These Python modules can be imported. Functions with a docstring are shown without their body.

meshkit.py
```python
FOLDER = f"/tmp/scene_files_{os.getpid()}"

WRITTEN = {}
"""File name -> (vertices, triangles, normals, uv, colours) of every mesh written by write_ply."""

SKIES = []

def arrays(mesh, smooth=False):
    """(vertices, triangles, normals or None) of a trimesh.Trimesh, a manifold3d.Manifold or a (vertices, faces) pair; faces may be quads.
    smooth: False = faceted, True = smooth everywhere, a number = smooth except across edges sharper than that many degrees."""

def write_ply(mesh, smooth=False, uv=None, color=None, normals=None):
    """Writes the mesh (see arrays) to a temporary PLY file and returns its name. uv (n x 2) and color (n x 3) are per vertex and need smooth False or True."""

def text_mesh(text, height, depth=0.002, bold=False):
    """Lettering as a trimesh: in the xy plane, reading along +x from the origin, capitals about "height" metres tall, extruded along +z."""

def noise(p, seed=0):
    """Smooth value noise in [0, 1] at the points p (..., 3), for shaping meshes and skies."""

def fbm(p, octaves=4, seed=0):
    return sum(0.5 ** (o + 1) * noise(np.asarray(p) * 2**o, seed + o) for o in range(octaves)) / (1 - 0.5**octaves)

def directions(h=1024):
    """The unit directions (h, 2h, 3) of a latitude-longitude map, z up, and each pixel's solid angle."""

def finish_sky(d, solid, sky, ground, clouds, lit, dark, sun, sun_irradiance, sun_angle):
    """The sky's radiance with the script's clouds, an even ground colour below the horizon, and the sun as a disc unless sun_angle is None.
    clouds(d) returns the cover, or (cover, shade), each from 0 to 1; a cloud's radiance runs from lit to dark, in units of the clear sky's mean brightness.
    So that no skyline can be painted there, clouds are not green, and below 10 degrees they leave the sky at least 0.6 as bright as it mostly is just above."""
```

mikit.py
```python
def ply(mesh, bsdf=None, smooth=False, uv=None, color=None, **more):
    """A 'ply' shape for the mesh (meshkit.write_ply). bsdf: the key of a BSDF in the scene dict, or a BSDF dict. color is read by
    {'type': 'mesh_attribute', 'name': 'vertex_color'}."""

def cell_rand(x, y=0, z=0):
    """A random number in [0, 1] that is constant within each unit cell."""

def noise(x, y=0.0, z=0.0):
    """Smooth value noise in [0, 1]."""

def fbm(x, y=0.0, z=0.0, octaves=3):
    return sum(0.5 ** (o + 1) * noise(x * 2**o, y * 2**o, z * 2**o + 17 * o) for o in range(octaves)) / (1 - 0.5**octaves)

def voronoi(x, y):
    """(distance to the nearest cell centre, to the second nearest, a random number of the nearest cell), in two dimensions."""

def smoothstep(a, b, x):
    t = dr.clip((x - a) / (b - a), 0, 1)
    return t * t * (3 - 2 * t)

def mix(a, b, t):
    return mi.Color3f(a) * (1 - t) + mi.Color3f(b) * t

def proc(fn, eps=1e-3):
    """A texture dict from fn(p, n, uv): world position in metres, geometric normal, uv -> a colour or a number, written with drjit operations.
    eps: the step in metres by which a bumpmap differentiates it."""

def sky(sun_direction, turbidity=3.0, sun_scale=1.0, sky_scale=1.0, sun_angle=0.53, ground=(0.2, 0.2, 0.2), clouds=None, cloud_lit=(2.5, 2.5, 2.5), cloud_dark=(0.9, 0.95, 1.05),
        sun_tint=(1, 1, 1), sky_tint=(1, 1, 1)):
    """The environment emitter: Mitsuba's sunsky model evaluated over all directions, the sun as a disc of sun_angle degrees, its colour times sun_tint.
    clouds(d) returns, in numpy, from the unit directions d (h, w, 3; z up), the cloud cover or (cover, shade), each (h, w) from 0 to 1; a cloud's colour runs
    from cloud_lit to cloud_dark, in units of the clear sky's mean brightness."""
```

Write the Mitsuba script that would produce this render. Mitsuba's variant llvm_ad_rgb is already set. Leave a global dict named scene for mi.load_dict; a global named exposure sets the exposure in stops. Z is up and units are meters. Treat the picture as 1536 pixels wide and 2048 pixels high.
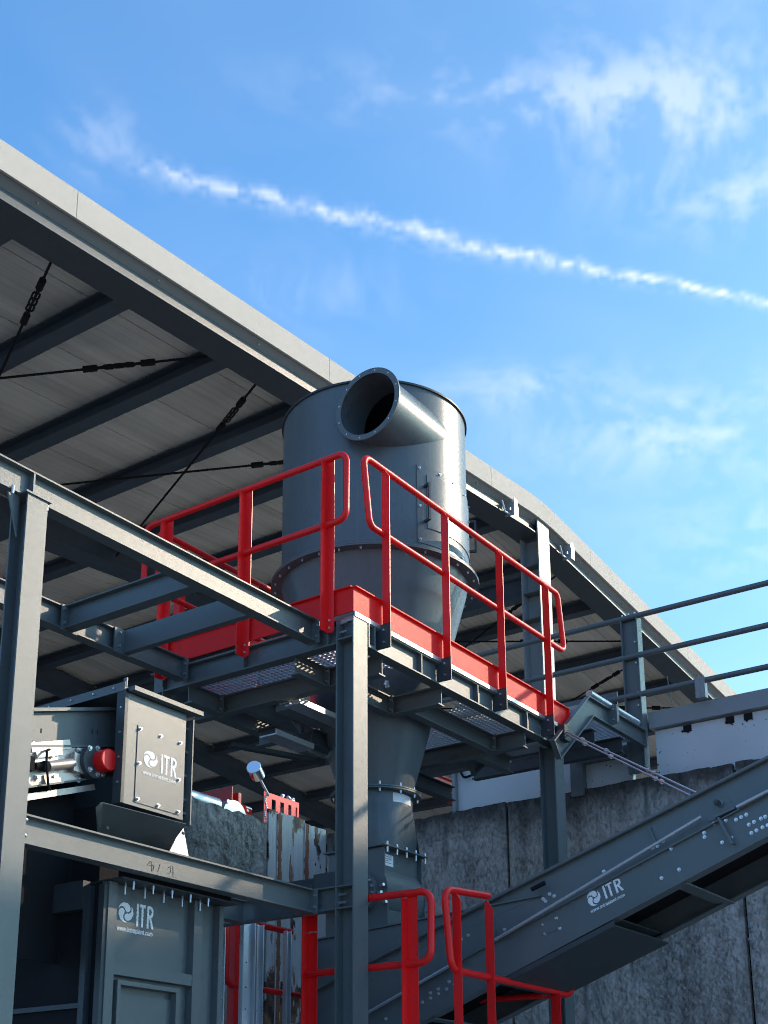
import math, random
import numpy as np, trimesh, shapely, manifold3d
import mitsuba as mi, drjit as dr
import mikit, meshkit
from mikit import proc, noise, fbm, smoothstep, mix, voronoi, cell_rand
from shapely.geometry import Polygon
random.seed(7); np.random.seed(7)
T = mi.ScalarTransform4f
scene = {'type': 'scene'}
labels = {}

# ------------------------------------------------------------------ camera
YAW, PITCH = math.radians(35.957), math.radians(15.707)
fwd = np.array([math.cos(PITCH) * math.cos(YAW), math.cos(PITCH) * math.sin(YAW), math.sin(PITCH)])
scene['camera'] = {'type': 'perspective', 'fov': 2 * math.degrees(math.atan(768 / 2658.0)), 'fov_axis': 'x',
                   'near_clip': 0.05, 'far_clip': 4000.0,
                   'principal_point_offset_x': (768 - 712) / 1536.0, 'principal_point_offset_y': (1024 - 1581.1) / 2048.0,
                   'to_world': T().look_at(origin=[0, 0, 1.6], target=(np.array([0, 0, 1.6]) + fwd).tolist(), up=[0, 0, 1])}
# ------------------------------------------------------------------ sky
def az_el(az, el):
    a, e = math.radians(az), math.radians(el)
    return np.array([math.cos(e) * math.cos(a), math.cos(e) * math.sin(a), math.sin(e)])
def clouds(d):
    az = np.degrees(np.arctan2(d[..., 1], d[..., 0])); el = np.degrees(np.arcsin(np.clip(d[..., 2], -1, 1)))
    s = np.sin(np.radians(el)); q = d / np.maximum(s, 0.12)[..., None]          # flat cloud layer
    q = q * [1, 1, 0]
    w = q + 0.18 * (meshkit.fbm(q * 5 + 3.1, 3, 5)[..., None] - .5)
    n1 = meshkit.fbm(w * [15.0, 24.0, 1] + 2.0, 6, 11); n2 = meshkit.fbm(w * [34, 52, 1] + 7.0, 5, 21); n4 = meshkit.fbm(w * [85, 110, 1] + 1.0, 4, 51)
    n3 = meshkit.fbm(w * [2.2, 3.4, 1] + 11.0, 4, 31)
    tex = np.clip((n1 * .50 + n2 * .32 + n4 * .18 - .455) / .19, 0, 1)
    # patches of thin cloud: one high to the right, a small one to the left, veils low to the right
    def blob(a, e, ra, re): return np.exp(-((az - a) / ra) ** 2 - ((el - e) / re) ** 2)
    patch = .85 * blob(18.5, 41.0, 5.5, 2.6) + .7 * blob(24.5, 42.6, 6, 1.3) + .6 * blob(17, 38.2, 3, 1.2) + .50 * blob(48.8, 41.0, 2.2, 1.3) + .4 * blob(33, 43.5, 7, 1.0) + .3 * blob(20, 48, 9, 3)
    veil = .42 * blob(22.5, 30.2, 5.5, 1.7) + .35 * blob(28, 32.3, 4, .9) + .28 * blob(17, 25.5, 5, 2) + .22 * blob(39, 36.3, 5, 1.2) + .35 * blob(16, 29.5, 5, 1.5)
    c = patch * (tex * .32 + .05) + veil * (.10 + .90 * np.clip((n1 * .55 + n2 * .35 + n4 * .1 - .40) / .25, 0, 1)) * .62
    # a drifting vapour trail along a great circle
    p1, p2 = TRAIL; nrm = np.cross(p1, p2); nrm /= np.linalg.norm(nrm); ax = (p1 + p2) / np.linalg.norm(p1 + p2); sd = np.cross(nrm, ax)
    t = np.degrees(np.arctan2(d @ sd, d @ ax)); off = np.degrees(np.arcsin(np.clip(d @ nrm, -1, 1)))
    off = off - .20 * np.exp(-((t - 1.5) / 6.5) ** 2) + (meshkit.fbm(np.stack([t * 1.3, off * .8, 0 * t], -1), 5, 3) - .5) * np.interp(t, [-12, 0, 12], [.50, .50, .30])
    width = np.interp(t, [-13, -9, -4, 0, 6, 12], [.22, .17, .19, .19, .13, .10])
    wisp = np.clip((meshkit.fbm(np.stack([t * 2.6, off * 4.5, 0 * t], -1), 6, 8) - .33) / .28, 0, 1)
    core = np.exp(-(off / width) ** 2) * np.interp(t, [-13.5, -12.0, -8, 0, 6, 10, 16, 25], [0, .30, .40, .55, .55, .85, .95, .4]) * (.30 + .70 * wisp)
    core += .26 * np.exp(-((off - .12) / (width * 2.3)) ** 2) * np.interp(t, [-14, -11, 15, 22], [0, .8, .6, .2]) * wisp
    haze = .07 * np.clip((n3 - .3) / .5, 0, 1)
    rest = .30 * tex * np.clip((n3 - .50) / .2, 0, 1) * np.clip((np.abs((az - 36 + 180) % 360 - 180) - 24) / 12, 0, 1)
    return np.clip(c + core * .82 + haze + rest, 0, 1), np.zeros_like(c)
TRAIL = (np.array([0.5309, 0.5489, 0.6457]), np.array([0.7939, 0.2307, 0.5626]))
SUN = np.array([1.40, -1.0, 0.90])
scene['sky'] = mikit.sky(SUN, turbidity=5.5, clouds=clouds, cloud_lit=(1.75, 1.8, 1.85), sun_scale=0.43, sun_tint=(1.0, 1.03, 1.14), sky_tint=(0.53, .94, 1.30), ground=(.16, .16, .16))
exposure = 3.0

# ------------------------------------------------------------------ materials
def mat(key, base, rough=.5, metal=0., spec=.5, bump=None, **k):
    b = {'type': 'principled', 'base_color': base if isinstance(base, dict) else {'type': 'rgb', 'value': list(base)},
         'roughness': rough, 'metallic': metal, 'specular': spec, **k}
    if bump: b = {'type': 'bumpmap', 'arbitrary': bump[0], 'scale': bump[1], 'bsdf': b}
    scene[key] = {'type': 'twosided', 'bsdf': b}
def paint(base, amount=.16, dirt=(.10, .09, .08), dirt_amount=.25, k=1.):
    def f(p, n, uv):
        a = fbm(p.x * 2.3 * k, p.y * 2.3 * k, p.z * 2.3 * k, 3); b = fbm(p.x * 14 * k + 5, p.y * 14 * k, p.z * 5 * k, 3)
        c = mi.Color3f(base) * (1 + amount * (a - .5) * 2 + amount * .5 * (b - .5))
        return mix(c, dirt, smoothstep(.55, .85, b * .6 + a * .4) * dirt_amount)
    return proc(f)
mat('steel_paint', paint((.092, .108, .112)), .46, spec=.66)
mat('steel_gloss', paint((.095, .110, .112), .08, dirt_amount=.12), .42, spec=.65)
mat('steel_dark', paint((.040, .050, .056)), .48, spec=.4)
def cyclone_c(p, n, uv):
    a = dr.atan2(p.y - 5.27, p.x - 7.505)
    st = fbm(a * 30, p.z * .6, 1, 4); f = fbm(a * 9, p.z * 3, 2, 4); g = fbm(a * 60, p.z * 24, 5, 3)
    c = mi.Color3f(.092, .112, .122) * (.96 + .05 * st + .08 * (f - .5))
    c = mix(c, (.20, .20, .19), smoothstep(.62, .80, st * .6 + f * .4) * .14)
    return mix(c, (.05, .05, .05), smoothstep(.66, .78, g) * .25)
mat('cyclone_paint', proc(cyclone_c), .34, spec=.5)
mat('red_paint', paint((.80, .012, .012), .10, (.25, .02, .02), .35), .38, spec=.36)
mat('red_board', paint((.80, .014, .013), .10, (.25, .02, .02), .5), .50, spec=.19)
mat('red_dull', paint((.33, .012, .016), .14, (.12, .02, .02), .5), .45)
mat('galvanised', paint((.50, .53, .56), .14, (.3, .3, .3), .4, 3), .36, metal=.75)
mat('zinc', (.62, .63, .65), .34, metal=.9)
mat('chrome', (.85, .86, .88), .12, metal=1.)
mat('grate_steel', (.42, .45, .48), .5, metal=.2)
mat('white_print', (.80, .80, .80), .5)
mat('sticker', (.72, .73, .74), .35)
mat('rubber', (.016, .016, .018), .75, spec=.08)
mat('ink', (.02, .022, .025), .7)
mat('bare_alloy', paint((.52, .45, .40), .2, (.28, .18, .13), .7, 4), .38, metal=.55)
mat('cream_trim', paint((.54, .48, .42), .05, (.44, .40, .36), .3), .75, spec=.12)
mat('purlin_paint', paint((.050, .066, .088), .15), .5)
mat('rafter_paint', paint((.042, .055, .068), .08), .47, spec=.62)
mat('soffit_grey', paint((.20, .195, .19), .08), .5)
def roof_c(p, n, uv):
    s = p.y * 8.0; g = s - dr.floor(s)
    line = smoothstep(.0, .05, g) * smoothstep(.16, .11, g)
    st = fbm(p.x * .35, p.y * 7, 0, 3); sp = fbm(p.x * 1.1, p.y * 1.1, 3, 3)
    c = mi.Color3f(.56, .53, .49) * (.76 + .38 * st + .3 * (sp - .5))
    return mix(c, c * .72, line * .5)
mat('roof_sheet', proc(roof_c), .55, spec=.3)
def concrete_c(p, n, uv):
    h = p.y + p.x
    a = fbm(h * 1.3, p.z * 1.1, 1, 4); b = fbm(h * 9, p.z * 6, 2, 4); v = fbm(h * 9, p.z * .9, 4, 3); f = fbm(h * 55, p.z * 34, 6, 3)
    c = mi.Color3f(.46, .415, .375) * (.48 + .62 * a + .30 * (b - .5) + .7 * (v - .5) + .75 * (f - .5))
    c = dr.maximum(c, mi.Color3f(.02))
    c = mix(c, (.36, .36, .37), smoothstep(.58, .78, b * .4 + f * .6) * .6)
    c = mix(c, (.035, .035, .037), smoothstep(.60, .76, a * .45 + v * .55) * .8)
    c = mix(c, (.07, .07, .072), smoothstep(.56, .74, fbm(h * 46, p.z * 20, 9, 3)) * .4)
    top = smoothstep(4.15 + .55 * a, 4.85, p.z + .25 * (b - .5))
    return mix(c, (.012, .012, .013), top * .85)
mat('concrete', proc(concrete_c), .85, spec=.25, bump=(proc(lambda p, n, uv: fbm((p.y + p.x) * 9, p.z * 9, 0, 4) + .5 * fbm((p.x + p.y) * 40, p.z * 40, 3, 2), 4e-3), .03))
def litter_c(p, n, uv):
    a = fbm(p.x * 3, p.z * 3, 1, 4); s = fbm(p.x * 26, p.z * 9 + 3 * fbm(p.x * 6, p.z * 6, 2, 2), 2, 3); f = fbm(p.x * 60, p.z * 60, 6, 2)
    c = mi.Color3f(.26, .25, .235) * (.4 + .8 * a + .9 * (s - .5) + .7 * (f - .5))
    c = dr.maximum(c, mi.Color3f(.010))
    return mix(c, (.30, .29, .27), smoothstep(.66, .78, s * .5 + f * .5) * .8)
mat('rough_concrete', proc(litter_c), .9, spec=.2, bump=(proc(lambda p, n, uv: fbm(p.x * 12, p.z * 12, 0, 4), 4e-3), .04))
def rusty_c(p, n, uv):
    a = fbm(p.x * 5, p.z * 4, 1, 4); b = fbm(p.x * 22, p.z * 14, 4, 3); s = fbm(p.x * 30, p.z * 1.2, 7, 3)
    base = mi.Color3f(.40, .40, .40) * (.82 + .30 * (s - .5) + .2 * a)
    low = smoothstep(3.75, 2.6, p.z)
    edge = smoothstep(4.62, 4.9, p.z)
    k = fbm(p.x * 9, p.z * 2.2, 12, 4)
    r = smoothstep(.63, .67, a * .35 + b * .25 + k * .4 + low * .34 * smoothstep(9.5, 9.9, p.x + .4 * a) + edge * .11)
    r = dr.maximum(r, smoothstep(.64, .67, fbm(p.x * 26, p.z * 3.0, 3, 4) * .6 + k * .4) * .9)
    rust = mix((.13, .045, .022), (.24, .13, .07), b)
    rust = mix(rust, (.035, .02, .015), smoothstep(.5, .7, a))
    return mix(base, rust, r)
mat('rusty_white', proc(rusty_c), .7, bump=(proc(lambda p, n, uv: fbm(p.x * 12, p.z * 9, 0, 3), 4e-3), .008))
def seam_c(p, n, uv):
    e = dr.minimum(dr.abs(p.x - 9.741), dr.abs(p.x - 10.166)); w = .012 + .034 * fbm(p.z * 16, p.x * 9, 1, 4)
    rust = mix((.11, .038, .022), (.22, .095, .055), fbm(p.x * 40, p.z * 9, 2, 3))
    return mix(rust, mi.Color3f(.38, .37, .36), smoothstep(w, w + .004, e))
mat('rust', proc(seam_c), .8)
def girder_c(p, n, uv):
    a = fbm(p.y * 1.2, p.z * 1.5, 1, 3); v = voronoi(p.y * 15, p.z * 15)
    c = mi.Color3f(.60, .61, .62) * (.88 + .3 * (a - .5))
    sz = .02 + .13 * dr.maximum(v[2] - .55, 0) / .45
    hole = smoothstep(sz, sz * .6, v[0]) * smoothstep(.42, .62, fbm(p.y * 1.6, p.z * 2.2, 8, 3))
    return mix(c, (.012, .013, .016), hole)
mat('pitted_steel', proc(girder_c), .5)
mat('coping_grey', paint((.22, .24, .25), .06), .45)
mat('ground_grit', proc(lambda p, n, uv: mi.Color3f(.25, .24, .225) * (.6 + .8 * fbm(p.x * 3, p.y * 3, 0, 4))), .9)
mat('cladding', (.42, .41, .40), .6)

# ------------------------------------------------------------------ mesh helpers
UP = np.array([0, 0, 1.])
def frame(dv, hint=None):
    d = np.asarray(dv, float); d = d / np.linalg.norm(d)
    h = np.asarray(hint if hint is not None else ([0, 0, 1] if abs(d[2]) < .95 else [1, 0, 0]), float)
    s = np.cross(h, d); s /= np.linalg.norm(s); u = np.cross(d, s)
    return d, s, u
class MB:
    def __init__(self): self.m = []
    def add(self, m): self.m.append(m); return self
    def box(self, x0, x1, y0, y1, z0, z1):
        m = trimesh.creation.box(bounds=[[min(x0, x1), min(y0, y1), min(z0, z1)], [max(x0, x1), max(y0, y1), max(z0, z1)]]); return self.add(m)
    def bar(self, a, b, w, h, hint=None):        # rectangular bar from a to b: w sideways, h along the hint
        a, b = np.asarray(a, float), np.asarray(b, float); d, s, u = frame(b - a, hint)
        m = trimesh.creation.box([w, h, np.linalg.norm(b - a)]); M = np.eye(4); M[:3, 0], M[:3, 1], M[:3, 2], M[:3, 3] = s, u, d, (a + b) / 2
        m.apply_transform(M); return self.add(m)
    def cyl(self, a, b, r, n=16, r2=None):
        a, b = np.asarray(a, float), np.asarray(b, float); d, s, u = frame(b - a); r2 = r if r2 is None else r2
        t = np.linspace(0, 2 * np.pi, n, endpoint=False); ring = np.outer(np.cos(t), s) + np.outer(np.sin(t), u)
        v = np.vstack([a + ring * r, b + ring * r2, [a], [b]]); f = []
        for i in range(n):
            j = (i + 1) % n; f += [[i, j, n + j], [i, n + j, n + i], [2 * n, j, i], [2 * n + 1, n + i, n + j]]
        return self.add(trimesh.Trimesh(v, f, process=False))
    def bolt(self, c, d, r=.011, h=.011): r *= .85; d = np.asarray(d, float) / np.linalg.norm(d); c = np.asarray(c, float); return self.cyl(c - d * .004, c + d * h, r, 6, r * .86)
    def washer_bolt(self, c, d, r=.012): 
        r = r * .72
        d = np.asarray(d, float) / np.linalg.norm(d); c = np.asarray(c, float)
        self.cyl(c, c + d * .003, r * 1.35, 10); return self.cyl(c + d * .003, c + d * .014, r * .85, 6)
    def tube(self, pts, r, bend=.06, n=14, closed=False):
        pts = [np.asarray(p, float) for p in pts]; N = len(pts); path = []
        for i in range(N):
            if not closed and i in (0, N - 1): path.append(pts[i]); continue
            p, a, b = pts[i], pts[i - 1], pts[(i + 1) % N]; ua, ub = a - p, b - p; la, lb = np.linalg.norm(ua), np.linalg.norm(ub); ua /= la; ub /= lb
            ang = math.acos(np.clip(ua @ ub, -1, 1)); k = min(bend / math.tan(ang / 2), la * .48, lb * .48)
            for s in np.linspace(0, 1, 8): path.append((1 - s) ** 2 * (p + ua * k) + 2 * s * (1 - s) * (p * .82 + .18 * (p + ua * k / 2 + ub * k / 2)) + s ** 2 * (p + ub * k))
        path = np.array(path); M = len(path); tg = []
        for i in range(M):
            a, b = (path[i - 1], path[(i + 1) % M]) if closed else (path[max(i - 1, 0)], path[min(i + 1, M - 1)])
            tg.append((b - a) / np.linalg.norm(b - a))
        d, s, u = frame(tg[0], [.3, .5, .81]); V = []; th = np.linspace(0, 2 * np.pi, n, endpoint=False)
        for i in range(M):
            s = s - tg[i] * (s @ tg[i]); s /= np.linalg.norm(s); u = np.cross(tg[i], s)
            V.append(path[i] + r * (np.outer(np.cos(th), s) + np.outer(np.sin(th), u)))
        V = np.vstack(V); f = []
        for i in range(M if closed else M - 1):
            j = (i + 1) % M
            sh = 0
            if closed and j == 0:                         # match the seam's twist
                sh = int(np.argmin(np.linalg.norm(V[:n] - V[(M - 1) * n], axis=1)))
            for k in range(n):
                l = (k + 1) % n; f += [[i * n + k, i * n + l, j * n + (l + sh) % n], [i * n + k, j * n + (l + sh) % n, j * n + (k + sh) % n]]
        if not closed:
            c0, c1 = len(V), len(V) + 1; V = np.vstack([V, path[:1], path[-1:]])
            for k in range(n): l = (k + 1) % n; f += [[c0, l, k], [c1, (M - 1) * n + k, (M - 1) * n + l]]
        return self.add(trimesh.Trimesh(V, f, process=False))
    def ibeam(self, a, b, h=.155, w=.082, tf=.009, tw=.007, hint=None):   # a, b: the middle of the section
        a, b = np.asarray(a, float), np.asarray(b, float); d, s, u = frame(b - a, hint)
        for c, ww, hh in ((u * (h / 2 - tf / 2), w, tf), (-u * (h / 2 - tf / 2), w, tf), (0 * u, tw, h - 2 * tf)): self.bar(a + c, b + c, ww, hh, hint)
        return self
    def channel(self, a, b, w, dpt, t, hint):      # C section, web w wide at the back, flanges reaching dpt along the hint
        a, b = np.asarray(a, float), np.asarray(b, float); d, s, u = frame(b - a, hint)
        self.bar(a + u * t / 2, b + u * t / 2, w, t, hint)
        for k in (1, -1): o = s * k * (w / 2 - t / 2) + u * (t + (dpt - t) / 2); self.bar(a + o, b + o, t, dpt - t, hint)
        return self
    def poly(self, pts, axis, c0, c1):             # polygon in the plane normal to axis, extruded from c0 to c1
        p = Polygon(pts) if not isinstance(pts, shapely.Geometry) else pts
        for g in getattr(p, 'geoms', [p]):
            m = trimesh.creation.extrude_polygon(g, abs(c1 - c0), engine='earcut'); v = m.vertices.copy(); lo = min(c0, c1)
            if axis == 'y': m.vertices = np.c_[v[:, 0], lo + v[:, 2], v[:, 1]]; m.invert()
            elif axis == 'x': m.vertices = np.c_[lo + v[:, 2], v[:, 0], v[:, 1]]
            else: m.vertices = np.c_[v[:, 0], v[:, 1], lo + v[:, 2]]
            self.add(m)
        return self
    def lathe(self, prof, cx, cy, n=72, closed=True):   # (r, z) profile round a vertical axis
        prof = np.array(prof, float); k = len(prof); t = np.linspace(0, 2 * np.pi, n, endpoint=False)
        V = np.concatenate([np.c_[cx + prof[:, 0] * math.cos(a), cy + prof[:, 0] * math.sin(a), prof[:, 1]] for a in t]); f = []
        for i in range(n):
            j = (i + 1) % n
            for q in range(k if closed else k - 1): r = (q + 1) % k; f += [[i * k + q, j * k + q, j * k + r], [i * k + q, j * k + r, i * k + r]]
        return self.add(trimesh.Trimesh(V, f, process=False))
used = {}
def numbered(k):
    n = used.get(k, 0); used[k] = n + 1
    return k if n == 0 else f'{k}_{n:03d}'
def thing(name, label, cat, group=None, kind=None):
    k = numbered(name); labels[k] = {'label': label, 'category': cat}
    if group: labels[k]['group'] = group
    if kind: labels[k]['kind'] = kind
    return k
def part(parent, name, mb, m, smooth=30, label=None, kind=None):
    k = numbered(parent + '__' + name); ms = mb.m if isinstance(mb, MB) else [mb]
    scene[k] = mikit.ply(trimesh.util.concatenate(ms) if len(ms) > 1 else ms[0], m, smooth)
    if label or kind:
        labels[k] = {}
        if label: labels[k]['label'] = label
        if kind: labels[k]['kind'] = kind
    return k
def stuff(parent, name, mb, m, smooth=30): return part(parent, name, mb, m, smooth, kind='stuff')
def structure(name, mb, m, smooth=False):
    k = numbered(name); scene[k] = mikit.ply(trimesh.util.concatenate(mb.m), m, smooth); labels[k] = {'label': name.replace('_', ' '), 'category': name.split('_')[0], 'kind': 'structure'}
    return k
# lettering: three-bladed emblem, the letters ITR and a web address, in a local (u right, v up) frame
def emblem():
    out = []
    for k in range(3):
        ph = math.radians(100 + 120 * k)
        def spiral(off, r): return math.radians(off) + math.radians(-118) * math.sqrt(max(0, 1 - r * r)) * .95
        rs = np.linspace(1, .17, 22)
        lead = [(r * math.cos(ph - math.radians(112) + spiral(0, r)), r * math.sin(ph - math.radians(112) + spiral(0, r))) for r in rs]
        trail = [(r * math.cos(ph + spiral(0, r)), r * math.sin(ph + spiral(0, r))) for r in rs]
        arc = [(math.cos(a), math.sin(a)) for a in np.linspace(ph, ph - math.radians(112), 24)]
        pl = Polygon(trail[::-1] + arc[1:-1] + lead).buffer(0).buffer(-.075).buffer(.02)
        out.append(pl)
    return out
def lettering(origin, right, up, out, emb, big, url, shear=0.):
    # emb = (u, v, radius_u, radius_v), big = (u, v, width, height), url = (u, v, width, height)
    ms = []
    o, R, U, N = (np.asarray(x, float) for x in (origin, right, up, out))
    def place(m, su, sv, u0, v0, d=.0012):
        v = m.vertices.copy(); zz = (v[:, 2] - v[:, 2].min()) / max(np.ptp(v[:, 2]), 1e-9) * d + .0004
        m = m.copy(); m.vertices = o + np.outer(u0 + v[:, 0] * su, R) + np.outer(v0 + v[:, 1] * sv, U) + np.outer(zz, N); ms.append(m)
    for pl in emblem():
        for g in getattr(pl, 'geoms', [pl]):
            if g.area > .01: place(trimesh.creation.extrude_polygon(g, .01, engine='earcut'), emb[2], emb[3], emb[0], emb[1])
    st = .13                                             # plain condensed capitals I T R
    I = shapely.box(0, 0, st, 1); TT = shapely.box(.20, 1 - st, .64, 1).union(shapely.box(.42 - st / 2, 0, .42 + st / 2, 1))
    bowl = shapely.box(.76, .46, .98, 1).union(shapely.Point(.955, .73).buffer(.27)).intersection(shapely.box(.76, .4, 1.2, 1)); hole = shapely.box(.76 + st, .46 + st, .95, 1 - st).union(shapely.Point(.945, .73).buffer(.14)).intersection(shapely.box(.76 + st, .4, 1.2, 1))
    RL = shapely.box(.76, 0, .76 + st, 1).union(bowl.difference(hole)).union(Polygon([(.92, .48), (1.05, .50), (1.26, 0), (1.11, 0)]))
    itr = trimesh.util.concatenate([trimesh.creation.extrude_polygon(g, .01, engine='earcut') for q in (I, TT, RL) for g in getattr(q, 'geoms', [q])])
    for m, (u, v, w, h) in ((itr, big), (meshkit.text_mesh('www.intraplant.com', 1.0, .01, True), url)):
        b = m.bounds
        m.vertices[:, 0] -= b[0, 0]; place(m, w / (b[1, 0] - b[0, 0]), h, u, v)
    return trimesh.util.concatenate(ms)

H = 4.885            # deck level of the platform
CX, CY = 6.131, 4.466
AX, AY = 7.505, 5.27 # axis of the cyclone

# ------------------------------------------------------------------ ground
structure('ground', MB().add(trimesh.Trimesh([[-400, -400, 0], [400, -400, 0], [400, 400, 0], [-400, 400, 0]], [[0, 1, 2], [0, 2, 3]], process=False)), 'ground_grit')

# ------------------------------------------------------------------ the hall
GY = 8.6
RX = 16.77
def roofz(x):
    l, r = 10.675 + .0794 * (x - 6.28), 11.51 - .0988 * (x - 16.77)
    if abs(x - RX) < .5:                      # the verge is bent in a soft curve over the ridge
        t = (x - RX + .5) / 1.0; a = 10.675 + .0794 * (RX - .5 - 6.28); b = 11.51 - .0988 * .5; c = 11.51
        return (1 - t) ** 2 * a + 2 * t * (1 - t) * c + t * t * b
    return l if x < RX else r
hall = thing('open_hall', 'long open steel hall with cream roof edge and dark underside of ribbed sheets', 'building')
XS = [1.0, 4.1, 7.235, 11.3, 15.2, 18.4, 22.4, 26.4, 31.0]
def strip(x0, x1, zo0, zo1, y0, y1):           # a prism that follows the roof line between two offsets from it
    xs = [x0] + [x for x in np.arange(RX - .5, RX + .51, .125) if x0 + .01 < x < x1 - .01] + [x1]
    return Polygon([(x, roofz(x) + zo0) for x in xs] + [(x, roofz(x) + zo1) for x in xs[::-1]]), y0, y1
def soffit(a, b):                              # a flashing that leans down from the trim to the rafter
    xs = [a] + [x for x in np.arange(RX - .5, RX + .51, .125) if a + .01 < x < b - .01] + [b]; V = []; f = []
    for x in xs: V += [[x, GY + .0285, roofz(x) - .298], [x, GY + .1285, roofz(x) - .376], [x, GY + .1285, roofz(x) - .366], [x, GY + .0285, roofz(x) - .288]]
    for i in range(len(xs) - 1):
        for q in range(4): r = (q + 1) % 4; f += [[4 * i + q, 4 * i + r, 4 * i + 4 + r], [4 * i + q, 4 * i + 4 + r, 4 * i + 4 + q]]
    return trimesh.Trimesh(V, f, process=False)
for a, b in zip(XS[:-1], XS[1:]):
    pl, y0, y1 = strip(a + .004, b - .004, -.315, 0, GY, GY + .02)
    part(hall, 'verge_trim', MB().poly(pl, 'y', y0, y1).poly(strip(a + .004, b - .004, -.022, 0, 0, 0)[0], 'y', GY + .02, GY + .5).poly(strip(a + .004, b - .004, -.315, -.300, 0, 0)[0], 'y', GY + .02, GY + .028), 'cream_trim')
    part(hall, 'soffit_strip', soffit(a, b), 'soffit_grey')
sb = MB()
for x in np.arange(5.2, 30, 1.62): sb.bolt((x, GY + .075, roofz(x) - .350), (0, -.7, -.7), .012, .014)
stuff(hall, 'soffit_screws', sb, 'zinc')
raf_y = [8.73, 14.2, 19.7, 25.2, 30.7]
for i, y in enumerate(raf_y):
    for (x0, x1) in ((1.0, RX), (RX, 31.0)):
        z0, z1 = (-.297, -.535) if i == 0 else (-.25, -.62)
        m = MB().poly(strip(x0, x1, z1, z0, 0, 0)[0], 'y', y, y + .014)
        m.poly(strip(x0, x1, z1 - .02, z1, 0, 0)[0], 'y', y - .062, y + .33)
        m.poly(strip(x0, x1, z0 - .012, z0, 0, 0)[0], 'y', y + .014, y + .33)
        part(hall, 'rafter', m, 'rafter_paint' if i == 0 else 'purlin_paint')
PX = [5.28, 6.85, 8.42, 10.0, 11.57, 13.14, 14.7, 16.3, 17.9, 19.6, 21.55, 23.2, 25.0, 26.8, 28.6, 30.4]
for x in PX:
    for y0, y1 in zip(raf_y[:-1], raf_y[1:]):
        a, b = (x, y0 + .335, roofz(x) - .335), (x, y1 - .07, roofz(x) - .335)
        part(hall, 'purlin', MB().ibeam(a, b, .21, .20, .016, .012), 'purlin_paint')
k = 0
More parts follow.
